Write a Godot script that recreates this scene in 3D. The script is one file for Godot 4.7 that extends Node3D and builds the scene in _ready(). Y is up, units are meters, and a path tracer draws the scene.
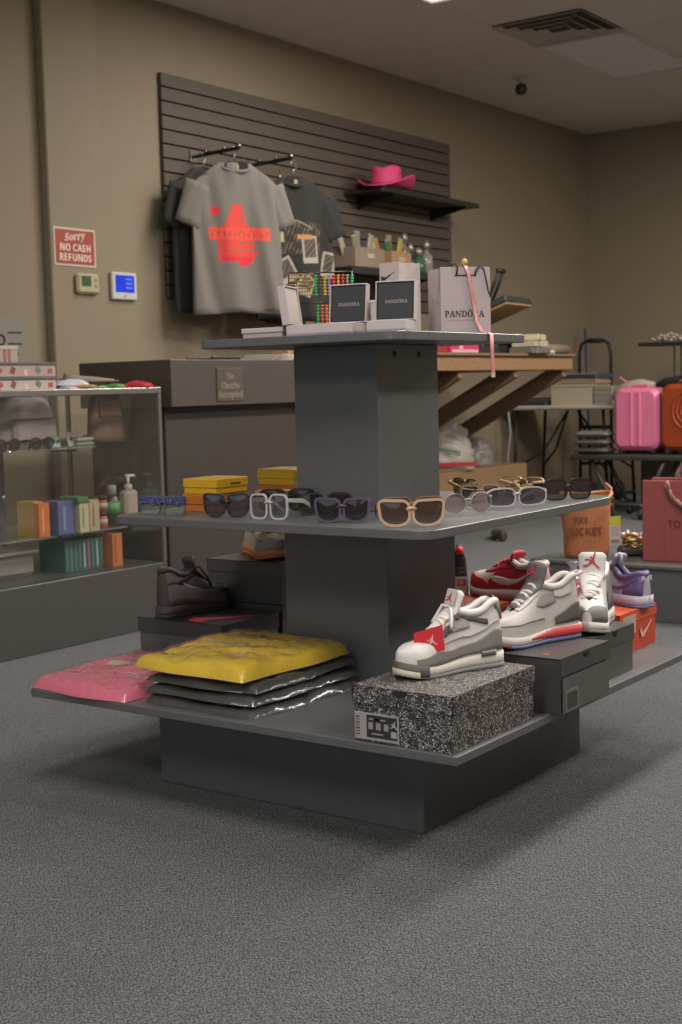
extends Node3D
# A small shop interior: a black three-tier display stand in front, glass case and counter behind it.
# World axes follow the stand and the room: origin on the floor under the stand.

const TOP_Y := 1.1014
const MID_Y := 0.6782
const LOW_Y := 0.2577
const WALL_X := -3.225
const BACK_Z := -8.09
const CEIL_Y := 3.0846

var taken := {}
var mats := {}
var rng := RandomNumberGenerator.new()
var fnl := FastNoiseLite.new()

class MB:
	var st := SurfaceTool.new()
	var xf := Transform3D()
	var uvbox := Rect2()  # when set: front faces (z > 0) take uv from x and y in this box
	func _init() -> void:
		st.begin(Mesh.PRIMITIVE_TRIANGLES)
		st.set_smooth_group(-1)
	func smooth(on: bool) -> MB:
		st.set_smooth_group(0 if on else -1)
		return self
	func at(t: Transform3D) -> MB:
		xf = t
		return self
	func v(p: Vector3) -> void:
		if uvbox.size.x > 0.0:
			st.set_uv(Vector2((p.x - uvbox.position.x) / uvbox.size.x, 1.0 - (p.y - uvbox.position.y) / uvbox.size.y) if p.z > 0.0 else Vector2(0.01, 0.01))
		st.add_vertex(xf * p)
	func tri(a: Vector3, b: Vector3, c: Vector3) -> void:
		v(a); v(b); v(c)
	func quad(a: Vector3, b: Vector3, c: Vector3, d: Vector3) -> void:
		tri(a, b, c); tri(a, c, d)
	func out_tri(a: Vector3, b: Vector3, c: Vector3, o: Vector3) -> void:
		if (a - c).cross(a - b).dot((a + b + c) / 3.0 - o) < 0.0:
			tri(a, c, b)
		else:
			tri(a, b, c)
	func out_quad(a: Vector3, b: Vector3, c: Vector3, d: Vector3, o: Vector3) -> void:
		if (a - c).cross(a - b).dot((a + b + c + d) / 4.0 - o) < 0.0:
			quad(a, d, c, b)
		else:
			quad(a, b, c, d)
	# box with chamfered edges
	func box(c: Vector3, s: Vector3, bev := 0.0) -> MB:
		var h := s / 2.0
		var b: float = minf(bev, minf(h.x, minf(h.y, h.z)) * 0.9)
		if b <= 0.0:
			for ax in 3:
				for sg: float in [-1.0, 1.0]:
					var n := Vector3.ZERO; n[ax] = sg * h[ax]
					var p := Vector3.ZERO; p[(ax + 1) % 3] = h[(ax + 1) % 3]
					var q := Vector3.ZERO; q[(ax + 2) % 3] = h[(ax + 2) % 3]
					out_quad(c + n + p + q, c + n + p - q, c + n - p - q, c + n - p + q, c)
			return self
		for ax in 3:
			var i := (ax + 1) % 3
			var j := (ax + 2) % 3
			for sg: float in [-1.0, 1.0]:
				var n := Vector3.ZERO; n[ax] = sg * h[ax]
				var p := Vector3.ZERO; p[i] = h[i] - b
				var q := Vector3.ZERO; q[j] = h[j] - b
				out_quad(c + n + p + q, c + n + p - q, c + n - p - q, c + n - p + q, c)
			for si: float in [-1.0, 1.0]:
				for sj: float in [-1.0, 1.0]:
					var e := Vector3.ZERO; e[ax] = h[ax] - b
					var u := Vector3.ZERO; u[i] = si * h[i]; u[j] = sj * (h[j] - b)
					var w := Vector3.ZERO; w[i] = si * (h[i] - b); w[j] = sj * h[j]
					out_quad(c + u + e, c + u - e, c + w - e, c + w + e, c)
		for sx: float in [-1.0, 1.0]:
			for sy: float in [-1.0, 1.0]:
				for sz: float in [-1.0, 1.0]:
					var g := Vector3(sx, sy, sz)
					out_tri(c + g * Vector3(h.x, h.y - b, h.z - b), c + g * Vector3(h.x - b, h.y, h.z - b), c + g * Vector3(h.x - b, h.y - b, h.z), c)
		return self
	# closed rings of equal length joined one after another
	func loft(rings: Array, cap0 := true, cap1 := true, closed := true) -> MB:
		var n: int = rings[0].size()
		var vote := 0.0
		for k in rings.size() - 1:
			var o := Vector3.ZERO
			for i in n: o += rings[k][i] + rings[k + 1][i]
			o /= 2.0 * n
			for i in n:
				var a: Vector3 = rings[k][i]
				var b: Vector3 = rings[k][(i + 1) % n]
				var d: Vector3 = rings[k + 1][i]
				vote += (a - d).cross(a - b).dot(a - o)
		for k in rings.size() - 1:
			for i in (n if closed else n - 1):
				var a: Vector3 = rings[k][i]
				var b: Vector3 = rings[k][(i + 1) % n]
				var c: Vector3 = rings[k + 1][(i + 1) % n]
				var d: Vector3 = rings[k + 1][i]
				if vote >= 0.0: quad(a, b, c, d)
				else: quad(a, d, c, b)
		for e in 2:
			if (e == 0 and not cap0) or (e == 1 and not cap1): continue
			var r: Array = rings[0] if e == 0 else rings[-1]
			var other: Array = rings[1] if e == 0 else rings[-2]
			var m := Vector3.ZERO
			var mo := Vector3.ZERO
			for i in n:
				m += r[i]; mo += other[i]
			m /= n; mo /= n
			for i in n:
				out_tri(m, r[i], r[(i + 1) % n], mo)
		return self
	func tube(pts: Array, rad, n := 8, closed := false) -> MB:
		var rings := []
		var m: int = pts.size()
		var up := Vector3.UP
		for k in m:
			var a: Vector3 = pts[(k - 1 + m) % m] if (k > 0 or closed) else pts[0]
			var b: Vector3 = pts[(k + 1) % m] if (k < m - 1 or closed) else pts[m - 1]
			var t := (b - a).normalized()
			if k == 0 and absf(t.dot(up)) > 0.9: up = Vector3.RIGHT
			var s := t.cross(up).normalized()
			up = s.cross(t).normalized()
			var r: float = rad[k] if rad is Array else rad
			var ring := []
			for i in n:
				var an := TAU * i / n
				ring.append((pts[k] as Vector3) + (s * cos(an) + up * sin(an)) * r)
			rings.append(ring)
		if closed:
			rings.append(rings[0])
			return loft(rings, false, false)
		return loft(rings)
	# profile of (radius, height), turned about y
	func lathe(prof: Array, n := 20, o := Vector3.ZERO) -> MB:
		var rings := []
		for p: Vector2 in prof:
			var ring := []
			for i in n:
				var an := TAU * i / n
				ring.append(o + Vector3(cos(an) * p.x, p.y, sin(an) * p.x))
			rings.append(ring)
		return loft(rings)
	# flat outline in xy pulled along z, with chamfer
	func prism(poly: PackedVector2Array, z0: float, z1: float, bev := 0.0) -> MB:
		var n := poly.size()
		var inner := PackedVector2Array()
		var area := 0.0
		for i in n: area += poly[i].cross(poly[(i + 1) % n])
		var sg := signf(area)
		for i in n:
			var d0 := (poly[i] - poly[(i - 1 + n) % n]).normalized()
			var d1 := (poly[(i + 1) % n] - poly[i]).normalized()
			var nn := (Vector2(d0.y, -d0.x) + Vector2(d1.y, -d1.x)) * sg
			inner.append(poly[i] - nn.normalized() * bev)
		var idx := Geometry2D.triangulate_polygon(inner)
		for k in range(0, idx.size(), 3):
			for z: float in [z0, z1]:
				var a := Vector3(inner[idx[k]].x, inner[idx[k]].y, z)
				var b := Vector3(inner[idx[k + 1]].x, inner[idx[k + 1]].y, z)
				var c := Vector3(inner[idx[k + 2]].x, inner[idx[k + 2]].y, z)
				out_tri(a, b, c, Vector3(a.x, a.y, (z0 + z1) / 2.0))
		var zs := [z0, z1]
		var lv := [[inner, z0], [poly, z0 + bev], [poly, z1 - bev], [inner, z1]] if bev > 0.0 else [[poly, z0], [poly, z1]]
		for l in lv.size() - 1:
			for i in n:
				var j := (i + 1) % n
				var a2: Vector2 = lv[l][0][i]
				var b2: Vector2 = lv[l][0][j]
				var c2: Vector2 = lv[l + 1][0][j]
				var d2: Vector2 = lv[l + 1][0][i]
				var a := Vector3(a2.x, a2.y, lv[l][1])
				var b := Vector3(b2.x, b2.y, lv[l][1])
				var c := Vector3(c2.x, c2.y, lv[l + 1][1])
				var d := Vector3(d2.x, d2.y, lv[l + 1][1])
				if sg > 0.0: quad(a, d, c, b)
				else: quad(a, b, c, d)
		return self
	# grid of points rows x columns
	func sheet(rows: Array, flip := false) -> MB:
		for k in rows.size() - 1:
			for i in rows[k].size() - 1:
				if flip: quad(rows[k][i], rows[k + 1][i], rows[k + 1][i + 1], rows[k][i + 1])
				else: quad(rows[k][i], rows[k][i + 1], rows[k + 1][i + 1], rows[k + 1][i])
		return self
	func done() -> ArrayMesh:
		st.generate_normals()
		return st.commit()

func rr(w: float, h: float, r: float, n := 5, c := Vector2.ZERO) -> PackedVector2Array:
	var p := PackedVector2Array()
	for q in 4:
		var o := Vector2((w / 2 - r) * (1 if q in [0, 3] else -1), (h / 2 - r) * (1 if q < 2 else -1))
		for k in n + 1:
			var a := PI / 2 * q + PI / 2 * k / n
			p.append(c + o + Vector2(cos(a), sin(a)) * r)
	return p

func numbered(called: String) -> String:
	var k: int = taken.get(called, 0)
	taken[called] = k + 1
	return called if k == 0 else "%s_%03d" % [called, k]

func thing(called: String, label: String, category: String, at := Vector3.ZERO, turn := 0.0, group := "") -> Node3D:
	var o := Node3D.new()
	o.name = numbered(called)
	add_child(o)
	o.position = at
	o.rotation.y = turn
	o.set_meta("label", label)
	o.set_meta("category", category)
	if group: o.set_meta("group", group)
	return o

func part(parent: Node, called: String, shape, m: Material, label := "") -> MeshInstance3D:
	var o := MeshInstance3D.new()
	o.name = called
	o.mesh = shape.done() if shape is MB else shape
	o.material_override = m
	parent.add_child(o, true)
	if label: o.set_meta("label", label)
	return o

func struct(called: String, shape, m: Material) -> MeshInstance3D:
	var o := part(self, called, shape, m)
	o.set_meta("kind", "structure")
	return o

func copy(o: Node3D, at: Vector3, turn: float, label := "") -> Node3D:
	var c: Node3D = o.duplicate()
	c.name = numbered(String(o.name).split("_0")[0])
	add_child(c)
	c.position = at
	c.rotation.y = turn
	if label: c.set_meta("label", label)
	return c

func M(hex: String, rough := 0.6, metal := 0.0) -> StandardMaterial3D:
	var key := "%s/%s/%s" % [hex, rough, metal]
	if not mats.has(key):
		var m := StandardMaterial3D.new()
		m.albedo_color = Color(hex)
		m.roughness = rough
		m.metallic = metal
		mats[key] = m
	return mats[key]

func G(hex: String, alpha: float, rough := 0.05) -> StandardMaterial3D:
	var key := "g%s/%s/%s" % [hex, alpha, rough]
	if not mats.has(key):
		var m := StandardMaterial3D.new()
		var c := Color(hex)
		c.a = alpha
		m.albedo_color = c
		m.transparency = BaseMaterial3D.TRANSPARENCY_ALPHA
		m.roughness = rough
		mats[key] = m
	return mats[key]

# a material with a computed grain: mottled tone and fine relief
func grain(hex: String, rough: float, size: float, amount: float, bump := 0.0, freq := 0.05) -> StandardMaterial3D:
	var key := "n%s/%s/%s/%s/%s" % [hex, rough, size, amount, freq]
	if mats.has(key): return mats[key]
	var m := StandardMaterial3D.new()
	var im := Image.create(256, 256, false, Image.FORMAT_RGB8)
	var hm := Image.create(256, 256, false, Image.FORMAT_RGB8)
	var nz := FastNoiseLite.new()
	nz.seed = hash(hex) % 1000
	nz.frequency = freq
	nz.fractal_octaves = 4
	var c := Color(hex)
	for y in 256:
		for x in 256:
			# blend over the border so that the tile repeats
			var fx := x / 256.0
			var fy := y / 256.0
			var k := lerpf(lerpf(nz.get_noise_2d(x, y), nz.get_noise_2d(x - 256, y), fx), lerpf(nz.get_noise_2d(x, y - 256), nz.get_noise_2d(x - 256, y - 256), fx), fy)
			var g := clampf(1.0 + k * amount, 0.0, 2.0)
			im.set_pixel(x, y, Color(minf(c.r * g, 1), minf(c.g * g, 1), minf(c.b * g, 1)))
			hm.set_pixel(x, y, Color(0.5 + k * 0.5, 0.5 + k * 0.5, 0.5 + k * 0.5))
	m.albedo_texture = ImageTexture.create_from_image(im)
	if bump > 0.0:
		hm.bump_map_to_normal_map(bump)
		m.normal_enabled = true
		m.normal_texture = ImageTexture.create_from_image(hm)
	m.roughness = rough
	m.uv1_triplanar = true
	m.uv1_world_triplanar = true
	m.uv1_scale = Vector3.ONE / size
	mats[key] = m
	return m

func text(parent: Node, called: String, words: String, cap: float, m: Material, t: Transform3D, font := "Droid Sans", bold := false, depth := 0.001) -> MeshInstance3D:
	var f := SystemFont.new()
	f.font_names = PackedStringArray([font])
	if bold: f.font_weight = 700
	var tm := TextMesh.new()
	tm.text = words
	tm.font = f
	tm.font_size = 32
	tm.pixel_size = cap / (32.0 * 0.72)
	tm.depth = depth
	tm.curve_step = 2.0
	var o := part(parent, called, tm, m)
	o.transform = t
	return o

func yaw(a: float, o := Vector3.ZERO) -> Transform3D:
	return Transform3D(Basis(Vector3.UP, a), o)

func V(x: float, y: float, z: float) -> Vector3:
	return Vector3(x, y, z)

func _ready() -> void:
	rng.seed = 7
	fnl.seed = 3
	fnl.frequency = 1.0
	var cam := Camera3D.new()
	cam.name = "camera"
	add_child(cam)
	cam.position = Vector3(1.945, 0.98, 2.823)
	cam.rotation = Vector3(-0.0921, 0.6247, -0.0252)
	cam.near = 0.05
	cam.far = 60.0
	var ca := CameraAttributesPhysical.new()
	ca.frustum_focal_length = 12.0 / (512.0 / 1353.56)
	ca.frustum_focus_distance = 3.05
	ca.exposure_aperture = 4.5
	ca.frustum_near = 0.05
	ca.frustum_far = 60.0
	cam.attributes = ca
	cam.current = true
	var e := Environment.new()
	e.background_mode = Environment.BG_COLOR
	e.background_color = Color(0.72, 0.78, 0.82)  # overcast daylight outside the shop front
	e.background_energy_multiplier = 2.0
	e.tonemap_mode = Environment.TONE_MAPPER_LINEAR
	e.tonemap_exposure = 1.15
	e.sdfgi_enabled = true
	e.ssao_enabled = true
	e.ssil_enabled = true
	var we := WorldEnvironment.new()
	we.name = "environment"
	we.environment = e
	add_child(we)
	ceiling_lights()
	room()
	stand()
	glass_case()
	counter()
	bench()
	wall_things()
	back_right()
	platform_things()
	low_tier()
	mid_tier()
	top_tier()

# ---------------------------------------------------------------- lights
const LIGHT_ENERGY := 3.1

func ceiling_lights() -> void:
	# troffers in a grid 2.44 m apart; three of the row over the case and counter are switched off,
	# the power of each of the others is tuned for the brightness around it
	for x: float in [-1.805, 0.635, 3.075]:
		for z: float in [-5.6, -3.16, -0.72, 1.72, 4.16]:
			var power := 1.0
			if x < 0.0: power = {-5.6: 0.0, -3.16: 1.1, -0.72: 0.0, 1.72: 0.0, 4.16: 0.4}[z]
			elif x < 1.0: power = {-5.6: 3.0, -3.16: 2.6, -0.72: 1.5, 1.72: 1.5, 4.16: 1.2}[z]
			elif z < -3.0: power = 2.2
			var off := power == 0.0
			var by_vent := off and z < -5.0
			var where := "switched off troffer next to the ceiling vent" if by_vent else ("switched off troffer panel in the row over the glass case" if off else "lit flat troffer panel in the tiled ceiling")
			var t := thing("ceiling_light", where, "light", Vector3(x, CEIL_Y, z), 0.0, "" if by_vent else "ceiling troffers")
			var f := MB.new()
			for s: float in [-1.0, 1.0]:
				f.box(V(s * 0.2825, -0.012, 0), V(0.025, 0.024, 1.19), 0.004)
				f.box(V(0, -0.012, s * 0.5825), V(0.54, 0.024, 0.025), 0.004)
			part(t, "frame", f, M("c9c7c2", 0.5))
			var dm := M("e6e9ea", 0.5)
			if not off:
				dm = StandardMaterial3D.new()
				dm.albedo_color = Color("e6e9ea")
				dm.emission_enabled = true
				dm.emission = Color(1.0, 0.95, 0.88)
				dm.emission_energy_multiplier = 0.9
			part(t, "diffuser_light", MB.new().box(V(0, -0.007, 0), V(0.54, 0.01, 1.14), 0.002), dm)
			if off: continue
			var l := AreaLight3D.new()
			l.name = "lamp"
			l.area_size = Vector2(0.54, 1.14)
			l.light_energy = LIGHT_ENERGY * power
			l.light_color = Color(1.0, 0.975, 0.945)
			l.area_normalize_energy = true
			l.area_range = 20.0
			l.shadow_enabled = true
			t.add_child(l)
			l.position = V(0, -0.03, 0)
			l.rotation = V(-PI / 2, 0, 0)

# ---------------------------------------------------------------- room shell
func carpet() -> StandardMaterial3D:
	var m := StandardMaterial3D.new()
	var n := 512
	var im := Image.create(n, n, false, Image.FORMAT_RGB8)
	var hm := Image.create(n, n, false, Image.FORMAT_RGB8)
	var r := RandomNumberGenerator.new()
	r.seed = 11
	for y in n:
		for x in n:
			var k := r.randf()
			var g := 0.23 + 0.10 * (r.randf() - 0.5)
			if k > 0.93: g += 0.15
			elif k < 0.12: g -= 0.06
			im.set_pixel(x, y, Color(g * 0.975, g * 1.0, g * 1.03))
			var h := r.randf()
			hm.set_pixel(x, y, Color(h, h, h))
	hm.bump_map_to_normal_map(2.4)
	m.albedo_texture = ImageTexture.create_from_image(im)
	m.normal_enabled = true
	m.normal_texture = ImageTexture.create_from_image(hm)
	m.roughness = 0.95
	m.uv1_triplanar = true
	m.uv1_world_triplanar = true
	m.uv1_scale = Vector3.ONE / 1.35
	m.rim_enabled = true
	m.rim = 0.45
	m.rim_tint = 0.5
	return m

func room() -> void:
	var paint := grain("8d806a", 0.75, 0.9, 0.015)
	struct("floor", MB.new().box(V(1.0, -0.1, -0.8), V(9.0, 0.2, 15.2)), carpet())
	struct("wall_left", MB.new().box(V(WALL_X - 0.1, 1.6, -0.8), V(0.2, 3.4, 15.2)), paint)
	struct("wall_back", MB.new().box(V(1.0, 1.6, BACK_Z - 0.1), V(9.0, 3.4, 0.2)), paint)
	struct("wall_right", MB.new().box(V(5.35, 1.6, -0.8), V(0.2, 3.4, 15.2)), paint)
	# shop front with three large panes behind the camera
	var front := MB.new()
	front.box(V(1.0, 0.2, 6.7), V(9.0, 0.6, 0.2)).box(V(1.0, 2.95, 6.7), V(9.0, 0.7, 0.2))
	for x: float in [-3.0, -0.3, 2.4, 5.0]:
		front.box(V(x, 1.55, 6.7), V(0.5 if absf(x - 1.0) > 3.0 else 0.2, 2.1, 0.2))
	struct("wall_front", front, paint)
	for k in 3:
		var w := struct("window_%d" % (k + 1), MB.new().box(V(-1.6 + 2.65 * k, 1.55, 6.7), V(2.6, 2.1, 0.012)), G("e8f2f0", 0.06))
		var fr := MB.new()
		for s: float in [-1.0, 1.0]:
			fr.box(V(-1.6 + 2.65 * k + s * 1.27, 1.55, 6.7), V(0.06, 2.1, 0.08), 0.004)
			fr.box(V(-1.6 + 2.65 * k, 1.55 + s * 1.02, 6.7), V(2.5, 0.06, 0.08), 0.004)
		part(w, "window_frame", fr, M("3a3a3a", 0.4, 0.6))
	struct("pavement", MB.new().box(V(1.0, -0.1, 10.9), V(20.0, 0.2, 8.2)), M("8a8883", 0.9))
	struct("trim_1", MB.new().box(V(WALL_X + 0.0275, 1.54, -2.0575), V(0.055, 3.09, 0.375), 0.006), paint)
	# suspended ceiling: slab, grid of tees, one tile in each bay
	var c := struct("ceiling", MB.new().box(V(1.0, CEIL_Y + 0.13, -0.8), V(9.0, 0.2, 15.2)), M("6b655c", 0.9))
	var tile := MB.new().box(V(0, 0.012, 0), V(0.596, 0.02, 1.206), 0.004).done()
	var half := MB.new().box(V(0, 0.012, 0), V(0.596, 0.02, 0.65), 0.004).done()
	var tm := grain("d8d2c8", 0.95, 0.35, 0.06, 1.5, 0.12)
	var tees := MB.new()
	var xs := []
	for i in range(-2, 12): xs.append(-2.11 + 0.61 * i)
	var zs := []
	for i in range(-9, 4): zs.append(-5.0 - 1.22 * i)
	for x: float in xs:
		tees.box(V(x, CEIL_Y + 0.001, -0.8), V(0.02, 0.008, 14.6))
	for z: float in zs:
		tees.box(V(1.0, CEIL_Y + 0.0015, z), V(8.4, 0.006, 0.02))
	part(c, "ceiling_grid", tees, M("d6d0c6", 0.8))
	for i in range(-2, 11):
		for j in range(-10, 3):
			var tx := -2.11 + 0.61 * (i + 0.5)
			var tz := -5.0 - 1.22 * (j + 0.5)
			if tz < BACK_Z - 0.5 or tz > 6.9 or tx < -3.6: continue
			var lamp := false
			for lx: float in [-1.805, 0.635, 3.075]:
				for lz: float in [-5.6, -3.16, -0.72, 1.72, 4.16]:
					if absf(tx - lx) < 0.1 and absf(tz - lz) < 0.2: lamp = true
			if lamp: continue
			var vent := absf(tx + 1.805) < 0.1 and absf(tz + 4.39) < 0.2
			var o := part(c, "ceiling_tile", half if vent else tile, tm)
			o.position = V(tx, CEIL_Y, tz + (0.28 if vent else 0.0))
	# square supply vent
	var t := thing("ceiling_vent", "square metal air vent with stepped louvres beside the unlit troffer", "vent", V(-1.805, CEIL_Y, -4.72))
	part(t, "backing", MB.new().box(V(0, 0.02, 0), V(0.56, 0.02, 0.54)), M("5a524b", 0.8))
	for k in 4:
		var w := 0.56 - 0.13 * k
		var f := MB.new()
		for s: float in [-1.0, 1.0]:
			f.at(Transform3D(Basis(Vector3.BACK, -s * 0.6), V(s * w / 2, -0.004 - 0.004 * k, 0))).box(Vector3.ZERO, V(0.036, 0.003, w))
			f.at(Transform3D(Basis(Vector3.RIGHT, s * 0.6), V(0, -0.004 - 0.004 * k, s * w / 2))).box(Vector3.ZERO, V(w, 0.003, 0.036))
		part(t, "louvre", f, M("b5ac9f", 0.6))
	t = thing("security_camera", "small round black security camera on a short white ceiling bracket", "camera", V(-2.60, CEIL_Y, -5.74))
	part(t, "mount", MB.new().smooth(true).lathe([Vector2(0.0, 0.0), Vector2(0.035, 0.0), Vector2(0.035, -0.02), Vector2(0.012, -0.03), Vector2(0.012, -0.055), Vector2(0, -0.055)], 14), M("b8b2a6", 0.5))
	part(t, "housing", MB.new().smooth(true).lathe([Vector2(0, -0.045), Vector2(0.03, -0.05), Vector2(0.042, -0.075), Vector2(0.042, -0.095), Vector2(0.028, -0.118), Vector2(0, -0.122)], 16), M("2a2724", 0.35))

# ---------------------------------------------------------------- three-tier stand
func laminate() -> StandardMaterial3D:
	return grain("5c5c5d", 0.36, 0.5, 0.04)

func slab(w: float, d: float, r: float, y: float, th: float) -> MB:
	return MB.new().at(Transform3D(Basis(Vector3.RIGHT, PI / 2), V(0, y, 0))).prism(rr(w, d, r, 6), 0.0, th, 0.0015)

func stand() -> void:
	var m := laminate()
	var t := thing("display_stand", "black laminate three tier square display stand on a boxed base", "display stand")
	part(t, "base", MB.new().box(V(0, 0.119, 0), V(0.783, 0.238, 0.777), 0.003), m)
	part(t, "bottom_shelf", slab(1.222, 1.22, 0.006, LOW_Y, 0.019), m)
	part(t, "lower_column", MB.new().box(V(0, (LOW_Y + 0.658) / 2, 0), V(0.3114, 0.658 - LOW_Y, 0.315), 0.002), m)
	part(t, "middle_shelf", slab(0.928, 0.924, 0.045, MID_Y, 0.02), m)
	part(t, "upper_column", MB.new().box(V(0, (MID_Y + 1.081) / 2, 0), V(0.2506, 1.081 - MID_Y, 0.2762), 0.002), m)
	part(t, "top_shelf", slab(0.6, 0.614, 0.04, TOP_Y, 0.02), m)
	part(t, "screw_cap", MB.new().at(Transform3D(Basis(Vector3.BACK, -PI / 2), V(0.1255, 1.055, 0.06))).smooth(true).lathe([Vector2(0, 0), Vector2(0.009, 0.0), Vector2(0.008, 0.002), Vector2(0, 0.0025)], 12), M("2b2b2b", 0.5))
	part(t, "screw_cap", MB.new().at(Transform3D(Basis(Vector3.BACK, -PI / 2), V(0.1255, 1.055, -0.05))).smooth(true).lathe([Vector2(0, 0), Vector2(0.009, 0.0), Vector2(0.008, 0.002), Vector2(0, 0.0025)], 12), M("2b2b2b", 0.5))

# ---------------------------------------------------------------- glass display case
func glass_case() -> void:
	var x0 := -1.957
	var x1 := -2.52
	var z0 := -1.333
	var z1 := 0.45
	var zc := (z0 + z1) / 2
	var zl := z1 - z0
	var xc := (x0 + x1) / 2
	var t := thing("glass_display_case", "long glass display case with metal trim on a black base", "display case", V(xc, 0, zc))
	var dx := (x0 - x1) / 2
	var pane := G("8f9a94", 0.02)
	part(t, "base", MB.new().box(V(0, 0.1335, 0), V(dx * 2, 0.267, zl), 0.003), grain("4a4745", 0.4, 0.5, 0.04))
	part(t, "top_pane", MB.new().box(V(0, 0.992, 0), V(dx * 2, 0.008, zl)), pane)
	part(t, "front_pane", MB.new().box(V(dx - 0.006, 0.63, 0), V(0.005, 0.71, zl - 0.03)), pane)
	part(t, "end_pane", MB.new().box(V(0, 0.63, -zl / 2 + 0.006), V(dx * 2 - 0.03, 0.71, 0.005)), pane)
	var al := M("8d8a85", 0.35, 0.8)
	for s: Vector2 in [Vector2(1, -1), Vector2(-1, -1), Vector2(1, 1), Vector2(-1, 1)]:
		part(t, "post", MB.new().box(V(s.x * (dx - 0.009), 0.63, s.y * (zl / 2 - 0.009)), V(0.018, 0.726, 0.018), 0.003), al)
	var rail := MB.new()
	for s: float in [-1.0, 1.0]:
		rail.box(V(s * (dx - 0.009), 0.985, 0), V(0.02, 0.026, zl), 0.003)
		rail.box(V(0, 0.985, s * (zl / 2 - 0.009)), V(dx * 2 - 0.04, 0.026, 0.02), 0.003)
	part(t, "top_rail", rail, al)
	# glass shelves on pegs, ending short of the end pane
	part(t, "glass_shelf", MB.new().box(V(-0.08, 0.761, 0.10), V(0.38, 0.008, zl - 0.24), 0.002), G("cfdcd4", 0.16))
	part(t, "glass_shelf", MB.new().box(V(-0.03, 0.426, 0.07), V(0.47, 0.008, zl - 0.16), 0.002), G("cfdcd4", 0.16))
	for k in 3:
		for y: float in [0.75, 0.415]:
			part(t, "shelf_bracket", MB.new().box(V(-0.09, y, -zl / 2 + 0.3 + k * 0.62), V(0.36, 0.012, 0.012), 0.002), al)
	# sliding back doors
	var bd := grain("736e66", 0.6, 0.5, 0.04)
	part(t, "sliding_door", MB.new().box(V(-dx + 0.02, 0.625, 0.53), V(0.01, 0.70, 0.72), 0.002), bd)
	part(t, "sliding_door", MB.new().box(V(-dx + 0.035, 0.625, -0.13), V(0.01, 0.70, 0.66), 0.002), bd)
	part(t, "back_standard", MB.new().box(V(-dx + 0.045, 0.625, -0.46), V(0.014, 0.70, 0.03), 0.002), M("5f5a53", 0.4, 0.6))
	var lk := part(t, "lock", MB.new().at(Transform3D(Basis(Vector3.BACK, -PI / 2), V(-dx + 0.052, 0.56, -0.46))).smooth(true).lathe([Vector2(0, 0), Vector2(0.012, 0), Vector2(0.012, 0.012), Vector2(0, 0.014)], 12), M("d8d4cc", 0.2, 1.0))
	lk.set_meta("label", "shiny round lock")

	# --- on the base: teal books, orange book, clear tub
	var bk := 0
	for k in 9:
		var hx := "3f5f58"
		if k == 5: hx = "6d4a55"
		elif k % 3 == 1: hx = "456a60"
		var b := thing("book", ["slim teal book in the row standing on the case base", "slim teal book in the row standing on the case base", "dark plum book between the teal books in the glass case"][2 if k == 5 else 0], "book", V(-2.155, 0.2675, -0.885 - k * 0.0235), 0.0, "" if k == 5 else "teal books in the glass case")
		part(b, "pages", MB.new().box(V(-0.003, 0.06, 0), V(0.142, 0.118, 0.018)), M("b9b2a2", 0.8))
		var cv := MB.new()
		cv.box(V(0, 0.0625, 0.0102), V(0.15, 0.125, 0.002), 0.0005).box(V(0, 0.0625, -0.0102), V(0.15, 0.125, 0.002), 0.0005).box(V(0.074, 0.0625, 0), V(0.003, 0.125, 0.0224), 0.001)
		part(b, "cover", cv, M(hx, 0.5))
		if k in [4, 5, 7]:
			part(b, "spine_band", MB.new().box(V(0.0758, 0.0625, 0), V(0.0006, 0.10, 0.006)), M("b5bdae" if k != 5 else "9a6f7c", 0.6))
		else:
			part(b, "spine_band", MB.new().box(V(0.0758, 0.0625, 0), V(0.0006, 0.09, 0.002)), M("6f9488", 0.6))
	var ob := thing("book", "thick orange book at the end of the teal row", "book", V(-2.13, 0.2675, -1.13))
	part(ob, "pages", MB.new().box(V(-0.003, 0.066, 0), V(0.162, 0.13, 0.05)), M("c0b49c", 0.8))
	var oc := MB.new()
	oc.box(V(0, 0.068, 0.027), V(0.17, 0.136, 0.003), 0.0005).box(V(0, 0.068, -0.027), V(0.17, 0.136, 0.003), 0.0005).box(V(0.084, 0.068, 0), V(0.003, 0.136, 0.057), 0.001)
	part(ob, "cover", oc, M("b86a38", 0.5))
	part(ob, "spine_band", MB.new().box(V(0.0858, 0.07, 0.012), V(0.0006, 0.11, 0.008)), M("8f4d28", 0.6))
	var tb := thing("plastic_tub", "cloudy clear plastic tub with lid beside the teal books", "tub", V(-2.26, 0.2675, -0.60))
	part(tb, "tub_body", MB.new().box(V(0, 0.045, 0), V(0.24, 0.09, 0.36), 0.02), G("b5b0a8", 0.45, 0.3))
	part(tb, "tub_lid", MB.new().box(V(0, 0.098, 0), V(0.26, 0.014, 0.38), 0.005), G("c4bfb6", 0.6, 0.3))

	# --- on the lower glass shelf: small cartons
	var y := 0.4305
	carton("yellow carton at the near end of the lower glass shelf", V(-2.12, y, -0.74), V(0.10, 0.135, 0.05), "b08d33", "8c6d22")
	carton("orange carton with a pale stripe on the lower glass shelf", V(-2.05, y, -0.735), V(0.03, 0.13, 0.055), "c46a33", "d9a06a")
	carton("slate blue carton on the lower glass shelf", V(-2.07, y, -0.835), V(0.10, 0.13, 0.085), "525f8a", "7d88ad")
	carton("cream carton with green top on the lower glass shelf", V(-2.05, y, -0.912), V(0.10, 0.12, 0.05), "b7b08e", "7a7a60")
	carton("pale khaki carton printed with small marks", V(-2.05, y, -0.972), V(0.09, 0.125, 0.055), "a89b77", "7d6f50")
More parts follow.
